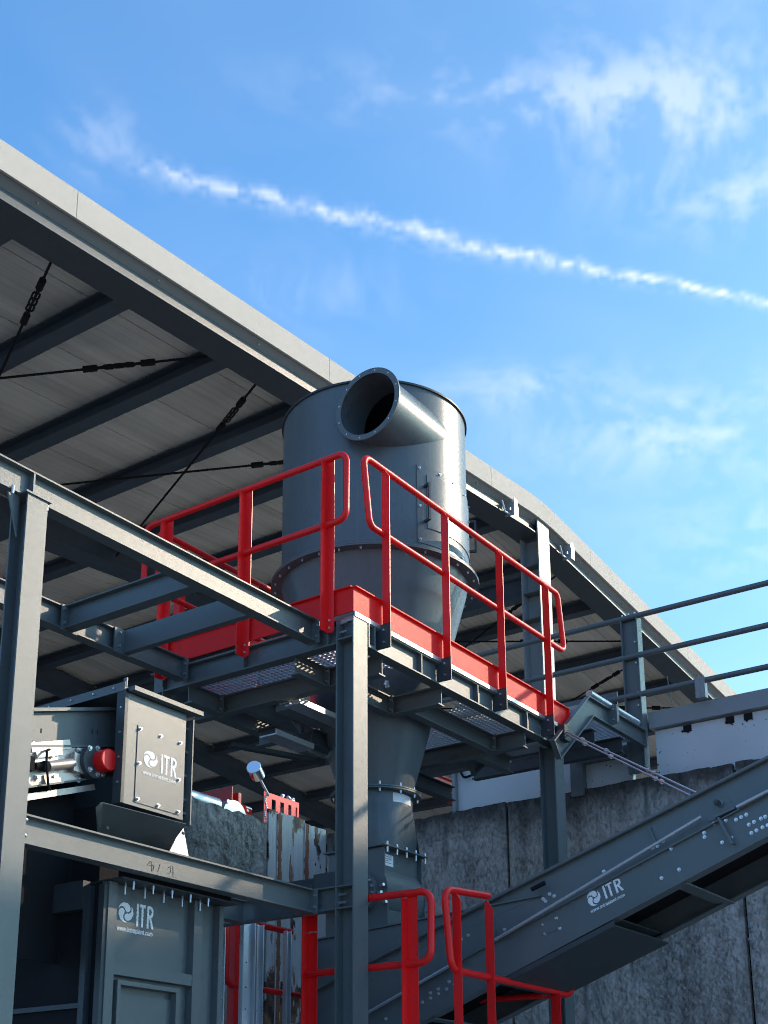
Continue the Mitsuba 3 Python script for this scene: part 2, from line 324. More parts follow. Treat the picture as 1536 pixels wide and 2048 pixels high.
for y in np.arange(GY + .03, 34.2, 1.0):
    for x0, x1 in ((1.0, RX - 1.0), (RX - 1.0, RX + 1.0), (RX + 1.0, 31.0)):
        m = MB().poly(strip(x0, x1, -.20, -.025, 0, 0)[0], 'y', y + .006, y + .994)
        part(hall, 'roof_panel', m, 'roof_sheet', False)
# wind bracing: crossed rods with turnbuckles
def rod(a, b, us):
    a, b = np.array(a, float), np.array(b, float); a[2] = roofz(a[0]) - .50; b[2] = roofz(b[0]) - .52
    r = part(hall, 'tie_rod', MB().cyl(a, b, .015, 10), 'rubber')
    d = (b - a) / np.linalg.norm(b - a); s = np.cross(d, UP); s /= np.linalg.norm(s)
    for u in us:
        c = a + d * u; m = MB()
        m.cyl(c - d * .42, c - d * .26, .040, 10).cyl(c + d * .26, c + d * .42, .040, 10)
        m.cyl(c - d * .27, c - d * .15, .018, 8).cyl(c + d * .15, c + d * .27, .018, 8)
        for k in (-.12, 0, .12): m.tube([c + d * (k - .06) + s * .036, c + d * (k + .06) + s * .036, c + d * (k + .06) - s * .036, c + d * (k - .06) - s * .036], .012, .03, 6, True)
        part(r, 'turnbuckle', m, 'rubber')
for (a, b, u) in (((7.25, 8.85), (9.95, 14.1), (1.05,)), ((9.86, 8.85), (6.9, 14.1), (1.35,)), ((10.40, 8.85), (13.1, 14.1), (1.1,)), ((13.05, 8.85), (10.15, 14.1), (1.5,)),
                  ((20.9, 8.9), (18.0, 14.1), (1.7,)), ((18.0, 8.9), (20.9, 14.1), (1.4,)), ((24.2, 8.9), (21.4, 14.1), (1.4,)), ((21.4, 8.9), (24.2, 14.1), (1.4,))):
    rod((a[0], a[1], 0), (b[0], b[1], 0), u)
# gable column under the ridge, the beam that runs back from it, far columns, end wall
cx0, cx1 = 16.665, 17.03
m = MB().box(cx0, cx1, GY + .04, GY + .06, 0, 11.19).box(cx0, cx1, GY + .34, GY + .36, 0, 10.9).box((cx0 + cx1) / 2 - .007, (cx0 + cx1) / 2 + .007, GY + .06, GY + .34, 0, 10.9)
col = part(hall, 'gable_column', m, 'coping_grey')
for z in (10.42, 9.98, 9.55): part(col, 'stiffener', MB().box(cx0 + .01, (cx0 + cx1) / 2 - .008, GY + .061, GY + .339, z, z + .014), 'steel_paint', False)
part(hall, 'ridge_beam', MB().ibeam((16.84, GY + .362, 10.16), (16.84, 30.5, 10.16), .36, .2, .02, .012), 'purlin_paint')
for x in (1.6, 30.4):
    for y in raf_y: part(hall, 'side_column', MB().ibeam((x, y + .12, 0), (x, y + .12, roofz(x) - .65), .36, .3, .02, .012, (1, 0, 0)), 'purlin_paint')
part(hall, 'end_wall', MB().poly([(1, 0), (31, 0), (31, roofz(31) - .22), (RX, 11.2), (1, roofz(1) - .22)], 'y', 34.4, 34.5), 'cladding', False)
part(hall, 'side_wall', MB().box(31.0, 31.1, GY + .1, 34.4, 0, roofz(31) - .22), 'cladding', False)
for x, dz in ((15.78, 0), (17.6, 0)):
    z = roofz(x) - .32
    m = MB().box(x, x + .10, GY - .055, GY - .045, z - .27, z + .0).box(x - .012, x, GY - .055, GY + .10, z - .27, z - .02)
    br = part(hall, 'sign_bracket', m, 'galvanised', False)
    part(br, 'hook', MB().tube([(x - .25, GY + .02, z - .12), (x - .17, GY + .02, z - .27), (x - .02, GY + .02, z - .25)], .014, .02, 8).bolt((x - .06, GY, z - .19), (0, -1, 0), .03, .02), 'galvanised')

# ------------------------------------------------------------------ overhead gallery that shades the lower half of the plant
nb = thing('overhead_gallery', 'high grey conveyor gallery outside the picture that throws its shade on the lower plant', 'gallery')
part(nb, 'casing', MB().poly([(16.5, 12.3), (26.5, 12.8), (29.5, 15.4), (33.5, 15.8), (33.5, 19.3), (30.0, 19.0), (29.3, 18.7), (28.6, 17.3), (27.6, 16.2), (27.0, 16.05), (23.0, 14.2), (21.55, 13.86), (16.5, 13.6)], 'y', -10.0, -7.5), 'cladding', False)
for x, z in ((17.5, 12.5), (33.0, 16.0)): part(nb, 'leg', MB().box(x - .2, x + .2, -9.0, -8.6, 0, z), 'cladding', False)

# ------------------------------------------------------------------ bunker walls
def jag(x0, x1, z, amp, step, seed, z0=0.):
    xs = np.arange(x0, x1, step); xs = np.append(xs, x1); n = meshkit.fbm(np.c_[xs * 6, 0 * xs, 0 * xs], 4, seed)
    n2 = meshkit.noise(np.c_[xs * 2.1, 0 * xs + 3, 0 * xs], seed + 4)
    return Polygon([(x0, z0)] + [(x, z + amp * (a - .55) * 2 - .012 * (b > .72)) for x, a, b in zip(xs, n, n2)] + [(x1, z0)])
rw = thing('bunker_wall', 'dark stained concrete bunker wall with ragged top edge behind the inclined conveyor', 'wall')
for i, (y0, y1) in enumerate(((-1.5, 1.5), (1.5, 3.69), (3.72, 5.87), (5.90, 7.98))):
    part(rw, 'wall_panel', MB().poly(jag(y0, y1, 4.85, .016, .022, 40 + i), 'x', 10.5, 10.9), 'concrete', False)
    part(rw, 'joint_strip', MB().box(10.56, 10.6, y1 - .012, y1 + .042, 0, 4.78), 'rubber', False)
m = MB()
for z in np.arange(1.6, 4.2, .035):
    if random.random() < .55: m.add(trimesh.creation.icosphere(1, random.uniform(.008, .026)).apply_translation((10.505, 3.66 + random.uniform(-.05, .03), z)))
stuff(rw, 'mortar_crumbs', m, 'coping_grey', False)
lw = thing('bunker_wall', 'rough dark concrete wall with crumbling top edge behind the cream chute', 'wall')
for i, (x0, x1) in enumerate(((5.0, 7.4), (7.42, 9.565))):
    part(lw, 'wall_panel', MB().poly(jag(x0, x1, 4.80, .05, .02, 60 + i), 'y', 8.0, 8.38), 'rough_concrete', False)
rp = thing('steel_partition', 'white steel sheet partition streaked with brown rust beside the central post', 'wall')
for i, (x0, x1, z) in enumerate(((9.58, 9.715, 4.93), (9.765, 10.14, 4.92), (10.19, 10.49, 4.90))):
    part(rp, 'sheet', MB().poly(jag(x0, x1, z, .012, .03, 80 + i), 'y', 7.99, 8.02), 'rusty_white', False)
for x in (9.715, 10.14): part(rp, 'rusty_seam', MB().poly(jag(x - .010, x + .062, 4.89, .015, .01, int(x * 10)), 'y', 7.978, 7.988), 'rust', False)

# girder, coping, railing on the right-hand wall
gd = thing('wall_girder', 'grey pitted steel girder lying along the top of the dark concrete wall', 'girder')
part(gd, 'web', MB().box(10.55, 10.60, 4.63, 6.44, 4.80, 5.30), 'pitted_steel', False)
part(gd, 'web', MB().box(10.552, 10.60, -1.5, 4.40, 4.80, 5.27), 'pitted_steel', False)
part(gd, 'end_plate', MB().box(10.50, 10.62, 6.44, 6.475, 4.83, 5.33), 'coping_grey', False)
part(gd, 'coping', MB().box(10.49, 10.78, -1.5, 4.43, 5.283, 5.433), 'coping_grey', False)
part(gd, 'top_flange', MB().box(10.49, 10.78, 4.63, 6.44, 5.303, 5.33), 'coping_grey', False)
part(gd, 'upright', MB().box(10.47, 10.55, 5.08, 5.20, 4.78, 5.28).box(10.47, 10.55, 4.63, 5.08, 5.08, 5.17), 'steel_paint', False)
m = MB()
for y in (4.1, 3.72, 3.56): m.box(10.535, 10.56, y - .035, y + .035, 5.21, 5.265)
for i in range(10): m.add(trimesh.creation.icosphere(1, random.uniform(.004, .012)).apply_translation((10.548, random.choice([4.1, 3.72, 3.56, random.uniform(1.5, 4.4)]) + random.uniform(-.06, .06), 5.19 + random.uniform(-.04, .05))))
stuff(gd, 'clamps', m, 'rubber', False)
part(gd, 'cable_loop', MB().tube([(10.53, 6.40, 5.25), (10.5, 6.34, 5.16), (10.5, 6.22, 5.18), (10.53, 6.16, 5.27)], .012, .05, 8), 'rubber')
tp = thing('toe_plate', 'blue grey steel plate behind the cranked stringer', 'plate')
part(tp, 'plate', MB().box(10.46, 10.472, 4.70, 6.1, 5.555, 5.68), 'steel_paint', False)
gr = thing('grey_railing', 'grey pipe railing with three rails along the right hand wall', 'railing')
for z in (6.335, 5.958, 5.592): part(gr, 'rail', MB().cyl((10.42, -1.0, z), (10.42, 7.0, z), .026, 14), 'steel_paint')
m = MB().box(10.44, 10.452, 4.455, 4.60, 4.9, 6.33).box(10.452, 10.53, 4.52, 4.528, 4.9, 6.33).box(10.44, 10.53, 4.44, 4.452, 5.47, 6.30)
m = MB().box(10.40, 10.50, 4.595, 4.605, 4.88, 6.33).box(10.445, 10.453, 4.455, 4.595, 4.88, 6.33).box(10.40, 10.50, 4.445, 4.455, 4.88, 6.33)
po = part(gr, 'post', m, 'steel_paint', False)
m = MB()
for z in (6.36,): 
    for y in (4.47, 4.53, 4.59): m.bolt((10.42, y, z - .005), (0, 0, 1), .012, .02)
for z in (6.1, 5.9, 5.62, 5.5): m.bolt((10.445, 4.49, z), (-1, 0, 0), .012, .012)
stuff(po, 'bolts', m, 'zinc')
part(gr, 'short_post', MB().box(10.39, 10.45, 3.86, 3.945, 5.434, 5.62).box(10.385, 10.39, 3.905, 3.945, 5.434, 5.62), 'coping_grey', False)
for y in (2.0, -.5): part(gr, 'post', MB().box(10.40, 10.50, y, y + .15, 4.9, 6.33), 'steel_paint', False)
part(gr, 'hanger_rod', MB().cyl((10.46, 4.19, 5.44), (10.46, 4.22, 5.72), .004, 8), 'steel_paint')

# ------------------------------------------------------------------ platform
pf = thing('steel_platform', 'grey steel platform on tall posts carrying the cyclone', 'platform')
def end_plate(m, x, y, axis, z0, z1, w=.10, t=.010):
    if axis == 'x': m.box(x, x + t, y - w / 2, y + w / 2, z0, z1)
    else: m.box(x - w / 2, x + w / 2, y, y + t, z0, z1)
def column(x0, y0, z1, z0=0., w=.146, d=.134, tf=.010, parent=pf):
    m = MB().box(x0, x0 + w, y0, y0 + tf, z0, z1).box(x0, x0 + w, y0 + d - tf, y0 + d, z0, z1).box(x0 + w / 2 - .005, x0 + w / 2 + .005, y0 + tf, y0 + d - tf, z0, z1)
    return part(parent, 'post', m, 'steel_paint', False)
c1 = column(CX, CY, H - .03); c2 = column(8.74, CY, 4.70); c3 = column(CX, 6.07, 4.73); c4 = column(8.74, 6.07, 4.73)
for z in (4.72, 3.165, 3.035):          # stiffeners of the central post, with the bolts of the short beams
    part(c1, 'stiffener', MB().box(CX + .002, CX + .066, CY + .0105, CY + .1235, z, z + .009), 'steel_paint', False)
m = MB()
for z in (4.78, 4.84, 3.075, 3.125):
    m.bolt((CX + .03, CY + .122, z), (0, -1, 0), .010, .05)
stuff(c1, 'bolts', m, 'zinc')
BZ = H - .030 - .0775
def beam(a, b, h=.155, w=.082, name='beam', parent=pf, m='steel_paint'): return part(parent, name, MB().ibeam(a, b, h, w), m, False)
# edge beams
beam((6.30, CY + .045, BZ), (8.735, CY + .045, BZ)); beam((8.75, CY + .045, BZ), (8.98, CY + .045, BZ))
beam((CX + .045, 4.605, BZ), (CX + .045, 6.20, BZ)); beam((6.22, 6.16, BZ), (8.95, 6.16, BZ)); beam((8.94, 4.56, BZ), (8.94, 6.11, BZ))
beam((CX + .045, 4.605, 3.105), (CX + .045, 6.06, 3.105), .14)
part(pf, 'joint_plate', MB().box(6.285, 6.295, CY - .005, CY + .10, H - .19, H - .03).box(6.30, 6.345, CY - .006, CY + .002, H - .19, H - .17).box(6.345, 6.357, CY - .006, CY + .085, H - .19, H - .035), 'steel_paint', False)
# lower frame that carries the cyclone
LZ = 4.648
for y0, y1, x in ((4.51, 6.11, 6.50), (4.51, 4.93, 7.20), (5.62, 6.11, 7.20), (4.51, 6.11, 8.36)): beam((x, y0, LZ), (x, y1, LZ), .132, .07)
for x0, x1, y in ((6.16, 6.46, 4.945), (6.54, 7.16, 4.925), (6.16, 6.46, 5.86), (7.24, 8.32, 4.785), (8.40, 8.9, 4.95), (7.24, 8.32, 5.80), (6.54, 7.16, 5.66)): beam((x0, y, LZ), (x1, y, LZ), .132, .07)
eb = MB()
for x, y in ((6.452, 4.945), (7.152, 4.925), (6.452, 5.86), (8.312, 4.785)):
    part(pf, 'end_plate', MB().box(x, x + .010, y - .05, y + .04, 4.583, 4.716), 'steel_paint', False)
    for z in (4.612, 4.684): eb.bolt((x - .001, y - .035, z), (-1, 0, 0), .010, .014)
part(pf, 'gusset', MB().poly([(6.70, 4.58), (6.86, 4.58), (6.86, 4.47)], 'y', 5.45, 5.46).box(6.55, 7.0, 5.30, 5.42, 4.535, 4.58), 'steel_paint', False)
part(pf, 'cable_tray', MB().box(6.50, 7.05, 5.18, 5.30, 4.535, 4.545).box(6.50, 7.05, 5.175, 5.18, 4.535, 4.575), 'galvanised', False)
part(pf, 'cable_tray', MB().box(6.60, 7.02, 5.46, 5.60, 4.40, 4.41).box(6.60, 7.02, 5.455, 5.46, 4.40, 4.44), 'galvanised', False)
part(pf, 'down_beam', MB().ibeam((7.05, 5.5, 4.50), (8.9, 5.5, 4.50), .12, .08), 'steel_dark', False)
part(pf, 'channel_brace', MB().channel((6.75, 6.0, 4.45), (7.35, 5.62, 4.40), .06, .03, .006, (0, 0, 1)), 'steel_dark', False)
# stubs that carry the railing posts on the right-hand side
RP = (6.411, 7.128, 7.875, 8.593); LP = (4.602, 5.291, 6.018)
for x in RP:
    part(pf, 'post_bracket', MB().box(x, x + .010, 4.385, CY + .036, H - .165, H - .002), 'steel_dark', False)
    for z in (H - .045, H - .125): eb.bolt((x, 4.43, z), (-1, 0, 0), .010, .012)
for y in LP: part(pf, 'web_stiffener', MB().box(CX + .005, CX + .04, y + .065, y + .075, H - .175, H - .04), 'steel_paint', False)
for x in (6.90, 7.62, 8.33): part(pf, 'web_stiffener', MB().box(x, x + .008, CY + .005, CY + .04, H - .175, H - .04), 'steel_paint', False)
stuff(pf, 'bolts', eb, 'zinc')
part(pf, 'deck_edge', MB().box(6.14, 8.80, CY - .006, CY + .002, H - .030, H - .001), 'galvanised', False)
# gratings with the round opening for the cyclone
def grating(x0, x1, y0, y1, r=.62):
    m = MB(); top = H - .001; PT = .042
    def clear(a, b, fixed, along_y):
        d = fixed - (AX if along_y else AY)
        if abs(d) >= r: return [(a, b)]
        h = math.sqrt(r * r - d * d); c = AY if along_y else AX; out = []
        if a < c - h: out.append((a, min(b, c - h)))
        if b > c + h: out.append((max(a, c + h), b))
        return out
    for x in np.arange(x0 + .01, x1, PT):
        for a, b in clear(y0, y1, x, True): m.box(x - .0022, x + .0022, a, b, top - .014, top)
    for y in np.arange(y0 + .015, y1, PT):
        for a, b in clear(x0, x1, y, False): m.box(a, b, y - .004, y + .004, top - .012, top - .003)
    for y in (y0, y1):
        for a, b in clear(x0, x1, y, False): m.box(a, b, y - .003, y + .003, top - .032, top + .001)
    for x in (x0, x1):
        for a, b in clear(y0, y1, x, True): m.box(x - .003, x + .003, a, b, top - .032, top + .001)
    return m
for x0, x1 in ((6.185, 6.83), (6.84, 7.50), (7.51, 8.19), (8.20, 8.93)): part(pf, 'grating', grating(x0, x1, 4.48, 6.17), 'grate_steel', False)
m = MB()
for x, y in ((6.62, 5.62), (7.16, 4.93), (6.86, 5.2), (6.52, 5.14)):
    m.bolt((x, y, 4.83), (0, 0, -1), .018, .05).box(x - .03, x + .03, y - .004, y + .004, 4.80, 4.812)
stuff(pf, 'grating_clips', m, 'zinc')
# red kick boards
part(pf, 'kick_board', MB().box(CX, 8.985, CY, CY + .008, H, H + .166).box(CX - .0, 8.985, CY - .022, CY, H + .158, H + .166).box(8.98, 8.985, CY - .022, CY, H, H + .158), 'red_board', False)
part(pf, 'kick_board', MB().box(CX, CX + .008, CY + .008, 6.22, H, H + .166).box(CX - .022, CX, CY + .008, 6.22, H + .158, H + .166), 'red_board', False)
part(pf, 'kick_board', MB().box(CX + .008, 8.985, 6.214, 6.22, H, H + .166), 'red_board', False)
part(pf, 'triangular_plate', MB().poly([(8.74, 4.745), (8.93, 4.675), (9.10, 4.83), (8.83, 4.80)], 'y', 4.955, 4.961), 'sticker', False)

# ------------------------------------------------------------------ upper handrails
RR = .0215
h1 = thing('handrail', 'red tube handrail above the left edge of the platform, its posts bolted below deck', 'railing')
part(h1, 'rail', MB().tube([(6.10, 4.50, 5.975), (6.10, 6.275, 5.975), (6.10, 6.275, 5.51), (6.10, 4.50, 5.51)], RR, .065, 16, True), 'red_paint', 40)
bb = MB()
for y in LP:
    part(h1, 'post', MB().poly([(y, H - .105), (y + .022, H - .118), (y + .062, H - .105), (y + .062, 5.965), (y, 5.965)], 'x', 6.108, 6.114).box(6.048, 6.108, y + .056, y + .062, H - .105, 5.95), 'red_paint', False)
    for z in (H - .035, H - .085): bb.bolt((6.108, y + .028, z), (-1, 0, 0), .010, .012)
stuff(h1, 'bolts', bb, 'zinc')
h2 = thing('handrail', 'red tube handrail along the long sunlit right edge of the platform', 'railing')
part(h2, 'rail', MB().tube([(6.195, 4.437, 5.975), (8.845, 4.437, 5.975), (8.925, 4.437, 5.505), (6.265, 4.437, 5.51)], RR, .055, 16, True), 'red_paint', 40)
for x in RP: part(h2, 'post', MB().poly([(4.385, H), (4.443, H), (4.443, 5.965), (4.42, 5.965), (4.385, 5.91)], 'x', x, x + .007).box(x + .007, x + .055, 4.437, 4.443, H, 5.96), 'red_paint', False)
bb = MB()
for x in RP: bb.add(trimesh.creation.icosphere(1, .008).apply_translation((x - .002, 4.43, 5.952)))
stuff(h2, 'weld_beads', bb, 'red_paint')
h3 = thing('handrail', 'red tube handrail at the back of the platform behind the cyclone', 'railing')
part(h3, 'rail', MB().tube([(6.20, 6.24, 5.975), (8.9, 6.24, 5.975), (8.9, 6.24, 5.51), (6.20, 6.24, 5.51)], RR, .06, 16, True), 'red_paint', 40)
for x in (6.43, 7.25, 8.05, 8.7): part(h3, 'post', MB().box(x, x + .055, 6.236, 6.243, H - .12, 5.965).box(x, x + .007, 6.243, 6.30, H - .12, 5.95), 'red_paint', False)

# ------------------------------------------------------------------ cyclone
cy = thing('cyclone_separator', 'tall grey steel cyclone with round inlet pipe and tapering cone standing through the platform', 'cyclone')
PR, PYc, PZ, PXe = .238, 4.808, 6.772, 6.775
sh = manifold3d.Manifold.cylinder(1.303, .70, .70, 160) - manifold3d.Manifold.cylinder(1.5, .692, .692, 160).translate((0, 0, -.1))
sh = sh.translate((AX, AY, 5.757)) - manifold3d.Manifold.cylinder(.80, PR - .006, PR - .006, 64).rotate((0, 90, 0)).translate((6.6, PYc, PZ))
sh = sh.to_mesh()
body = part(cy, 'body', trimesh.Trimesh(sh.vert_properties[:, :3], sh.tri_verts, process=False), 'cyclone_paint', 35)
part(cy, 'top_plate', MB().lathe([(.0005, 7.06), (.715, 7.06), (.715, 7.075), (.0005, 7.075)], AX, AY, 128), 'steel_dark')
m = MB()
for a in (15, 32): 
    c = (AX + .58 * math.cos(math.radians(a)), AY + .58 * math.sin(math.radians(a)), 7.075)
    m.poly(Polygon([(c[0] - .05, 7.07), (c[0] + .05, 7.07), (c[0] + .05, 7.10), (c[0] + .03, 7.135), (c[0] - .03, 7.135), (c[0] - .05, 7.10)]), 'y', c[1] - .008, c[1] + .008)
part(cy, 'lifting_lug', m, 'steel_dark', False)
part(cy, 'lap_seam', MB().lathe([(.70, 5.80), (.7015, 5.80), (.7015, 5.805), (.70, 5.805)], AX, AY, 96), 'cyclone_paint')
mid = part(cy, 'middle_flange', MB().lathe([(.70, 5.747), (.778, 5.747), (.778, 5.757), (.70, 5.757)], AX, AY, 128).lathe([(.69, 5.735), (.778, 5.735), (.778, 5.745), (.69, 5.745)], AX, AY, 128), 'steel_paint')
m = MB()
for i in range(30):
    a = 2 * math.pi * (i + .3) / 30; c = np.array([AX + .745 * math.cos(a), AY + .745 * math.sin(a)])
    m.bolt((*c, 5.735), (0, 0, -1), .0095, .018); m.bolt((*c, 5.757), (0, 0, 1), .0095, .01)
stuff(mid, 'bolts', m, 'zinc')
part(cy, 'cone', MB().lathe([(.70, 5.735), (.265, 4.14), (.258, 4.14), (.69, 5.735)], AX, AY, 128), 'cyclone_paint')
lo = part(cy, 'lower_flange', MB().lathe([(.265, 4.128), (.325, 4.128), (.325, 4.137), (.265, 4.137)], AX, AY, 64).lathe([(.265, 4.114), (.325, 4.114), (.325, 4.124), (.265, 4.124)], AX, AY, 64), 'steel_paint')
m = MB()
for i in range(12):
    a = 2 * math.pi * (i + .35) / 12; c = np.array([AX + .30 * math.cos(a), AY + .30 * math.sin(a)])
    m.cyl((*c, 4.09), (*c, 4.165), .006, 8).bolt((*c, 4.137), (0, 0, 1), .011, .012).bolt((*c, 4.114), (0, 0, -1), .011, .012)
stuff(lo, 'bolts', m, 'zinc')
part(cy, 'outlet_collar', MB().lathe([(.255, 4.114), (.263, 4.114), (.263, 4.02), (.255, 4.02)], AX, AY, 64), 'cyclone_paint')
# round-to-square transition
SQ, z0, z1 = .225, 3.705, 4.02
n = 64; th = np.linspace(0, 2 * np.pi, n, endpoint=False) + np.pi / 4
top = np.c_[AX + .263 * np.cos(th), AY + .263 * np.sin(th), 0 * th + z1]
cor = [(AX + SQ * sx, AY + SQ * sy, z0) for sx, sy in ((1, 1), (-1, 1), (-1, -1), (1, -1))]
V = np.vstack([top, cor]); f = []
for i in range(n):
    q = ((i + 8) // 16) % 4; f.append([i, n + q, (i + 1) % n]); 
for q in range(4): i = (8 + 16 * q) % n; f.append([i, n + q, n + (q + 1) % 4])
part(cy, 'transition', trimesh.Trimesh(V, [t[::-1] for t in f], process=False), 'cyclone_paint', 12)
part(cy, 'square_flange', MB().box(AX - SQ - .045, AX + SQ + .045, AY - SQ - .04, AY + SQ + .04, 3.695, 3.705), 'steel_paint', False)
# label plate: follows the curve of the collar
a0, a1 = math.radians(-118), math.radians(-76); ts = np.linspace(a0, a1, 10)
V = np.array([[AX + .2645 * math.cos(a), AY + .2645 * math.sin(a), z] for a in ts for z in (4.035, 4.10)]); f = []
for i in range(9): f += [[2 * i, 2 * i + 2, 2 * i + 3], [2 * i, 2 * i + 3, 2 * i + 1]]
part(cy, 'blank_label', trimesh.Trimesh(V, f, process=False), 'sticker')
# inlet pipe, tangential along +X
ts = np.linspace(0, 2 * np.pi, 72, endpoint=False); V = []; 
for a in ts:
    y, z = PYc + PR * math.cos(a), PZ + PR * math.sin(a)
    xe = AX - math.sqrt(max(.6995 ** 2 - min(abs(y - AY), .6995) ** 2, 0)) + .004
    V += [[PXe, y, z], [xe, y, z], [PXe, PYc + (PR - .006) * math.cos(a), PZ + (PR - .006) * math.sin(a)], [AX - .45, PYc + (PR - .006) * math.cos(a), PZ + (PR - .006) * math.sin(a)]]
f = []
for i in range(72):
    j = (i + 1) % 72
    f += [[4 * i, 4 * j, 4 * j + 1], [4 * i, 4 * j + 1, 4 * i + 1], [4 * i + 2, 4 * j + 3, 4 * j + 2], [4 * i + 2, 4 * i + 3, 4 * j + 3]]
pipe = part(cy, 'inlet_pipe', trimesh.Trimesh(V, f, process=False), 'cyclone_paint', 40)
m = MB(); n = 72; V = []; f = []
for a in ts:
    for r, x in ((PR - .004, PXe - .012), (PR + .036, PXe - .012), (PR + .036, PXe), (PR - .004, PXe)): V.append([x, PYc + r * math.cos(a), PZ + r * math.sin(a)])
for i in range(n):
    j = (i + 1) % n
    for q in range(4): r = (q + 1) % 4; f += [[4 * i + q, 4 * i + r, 4 * j + r], [4 * i + q, 4 * j + r, 4 * j + q]]
fl = part(pipe, 'flange', trimesh.Trimesh(V, f, process=False), 'steel_paint', 30)
m = MB()
for i in range(12):
    a = 2 * math.pi * (i + .5) / 12; c = (PXe - .0125, PYc + (PR + .017) * math.cos(a), PZ + (PR + .017) * math.sin(a)); m.cyl(c, (c[0] - .001, c[1], c[2]), .006, 10)
stuff(fl, 'bolt_holes', m, 'zinc')
# inspection hatch bent to the shell
def shell(r, a0, a1, z0f, z1f, t=.006, n=28):
    ang = np.radians(np.linspace(a0, a1, n)); V = []; f = []
    for a in ang:
        d = np.array([math.cos(a), math.sin(a)])
        for rr, z in ((r, z0f(math.degrees(a))), (r, z1f(math.degrees(a))), (r + t, z0f(math.degrees(a))), (r + t, z1f(math.degrees(a)))): V.append([AX + rr * d[0], AY + rr * d[1], z])
    for i in range(n - 1):
        b, c = 4 * i, 4 * i + 4
        f += [[b + 2, c + 2, c + 3], [b + 2, c + 3, b + 3], [b + 1, b + 3, c + 3], [b + 1, c + 3, c + 1], [b, c, c + 2], [b, c + 2, b + 2]]
    f += [[0, 2, 3], [0, 3, 1], [4 * n - 4, 4 * n - 3, 4 * n - 1], [4 * n - 4, 4 * n - 1, 4 * n - 2]]
    return trimesh.Trimesh(V, f, process=False)
hat = part(cy, 'inspection_hatch', shell(.7005, -119.5, -55, lambda a: 5.815, lambda a: 6.425), 'cyclone_paint', 20)
part(hat, 'door_leaf', shell(.7065, -113, -60, lambda a: 5.94, lambda a: 6.36 if a < -108 else 6.36 - .0 * a), 'cyclone_paint', 20)
m = MB()
for a, z in ((-117.8, 6.40), (-103, 6.40), (-90, 6.40), (-76, 6.38), (-64, 6.36), (-117.8, 6.10), (-117.8, 5.84), (-82, 5.84), (-66, 6.08), (-66, 6.22), (-62, 5.9)):
    d = (math.cos(math.radians(a)), math.sin(math.radians(a)), 0); m.washer_bolt((AX + .7065 * d[0], AY + .7065 * d[1], z), d, .011)
stuff(hat, 'bolts', m, 'zinc')
for a, z0_, z1_ in ((-114.2, 5.98, 6.27), (-58.2, 6.02, 6.28)):
    d = np.array([math.cos(math.radians(a)), math.sin(math.radians(a)), 0]); p = np.array([AX, AY, 0]) + d * .705; q = p + d * .055
    part(hat, 'handle', MB().bar((*q[:2], z0_), (*q[:2], z1_), .016, .016, d).bar((*p[:2], z0_ + .008), (*(q + d * .008)[:2], z0_ + .008), .022, .016).bar((*p[:2], z1_ - .008), (*(q + d * .008)[:2], z1_ - .008), .022, .016), 'steel_dark', False)
m = MB()
for a, z in ((-140, 5.80), (-78, 5.80)):
    d = np.array([math.cos(math.radians(a)), math.sin(math.radians(a)), 0]); p = np.array([AX, AY, 0]) + d * .703; m.cyl((*p[:2], 5.76), (*p[:2], 5.90), .006, 8).cyl((*p[:2], 5.76), (*p[:2], 5.785), .014, 8)
part(cy, 'earthing_stud', m, 'zinc')

# rotary valve under the cyclone
rv = thing('rotary_valve', 'grey rotary valve with round end cover between the cyclone and the conveyor', 'valve')
part(rv, 'housing', MB().box(AX - SQ, AX + SQ, AY - .200, AY + .2, 3.43, 3.694).cyl((AX - SQ + .002, AY, 3.385), (AX + SQ - .002, AY, 3.385), .255, 64).box(AX - SQ + .01, AX + SQ - .01, AY - .225, AY + .22, 3.10, 3.28), 'steel_gloss', 30)
ring = Polygon([(AY + .262 * math.cos(a), 3.385 + .262 * math.sin(a)) for a in np.linspace(0, 2 * np.pi, 48)])
ends = ring.union(shapely.box(AY - .235, 3.38, AY + .235, 3.69)).union(shapely.box(AY - .26, 3.12, AY + .26, 3.3))
part(rv, 'end_cover', MB().poly(ends, 'x', AX - SQ - .012, AX - SQ + .001), 'steel_paint', False)
part(rv, 'end_cover', MB().poly(ends, 'x', AX + SQ - .001, AX + SQ + .012), 'steel_paint', False)
part(rv, 'bearing_flange', MB().cyl((AX - SQ - .06, AY - .03, 3.385), (AX - SQ - .012, AY - .03, 3.385), .155, 40).cyl((AX - SQ - .15, AY - .03, 3.385), (AX - SQ - .06, AY - .03, 3.385), .115, 40), 'steel_gloss')
part(rv, 'gear_motor', MB().box(AX - SQ - .34, AX - SQ - .15, AY - .10, AY + .12, 3.28, 3.48).cyl((AX - SQ - .26, AY + .12, 3.385), (AX - SQ - .26, AY + .42, 3.385), .09, 20), 'steel_dark', 30)
m = MB()
for x in np.linspace(AX - SQ + .01, AX + SQ + .03, 5):
    for y in (AY - SQ - .022,): m.cyl((x, y, 3.655), (x, y, 3.73), .007, 8).bolt((x, y, 3.706), (0, 0, 1), .012, .012).bolt((x, y, 3.684), (0, 0, -1), .012, .012)
for a in np.radians(np.arange(150, 260, 18)):
    m.bolt((AX - SQ - .06, AY - .03 + .142 * math.cos(a), 3.385 + .142 * math.sin(a)), (-1, 0, 0), .012, .014)
for i, z in enumerate((3.37, 3.42, 3.30)): m.bolt((AX - SQ - .03, AY - .20 - .02 * i, z), (-.3, -1, 0), .016, .03)
for z in (3.22, 3.31, 3.40): m.bolt((AX + SQ + .03, AY - .25, z), (0, -1, 0), .012, .015)
stuff(rv, 'bolts', m, 'zinc')
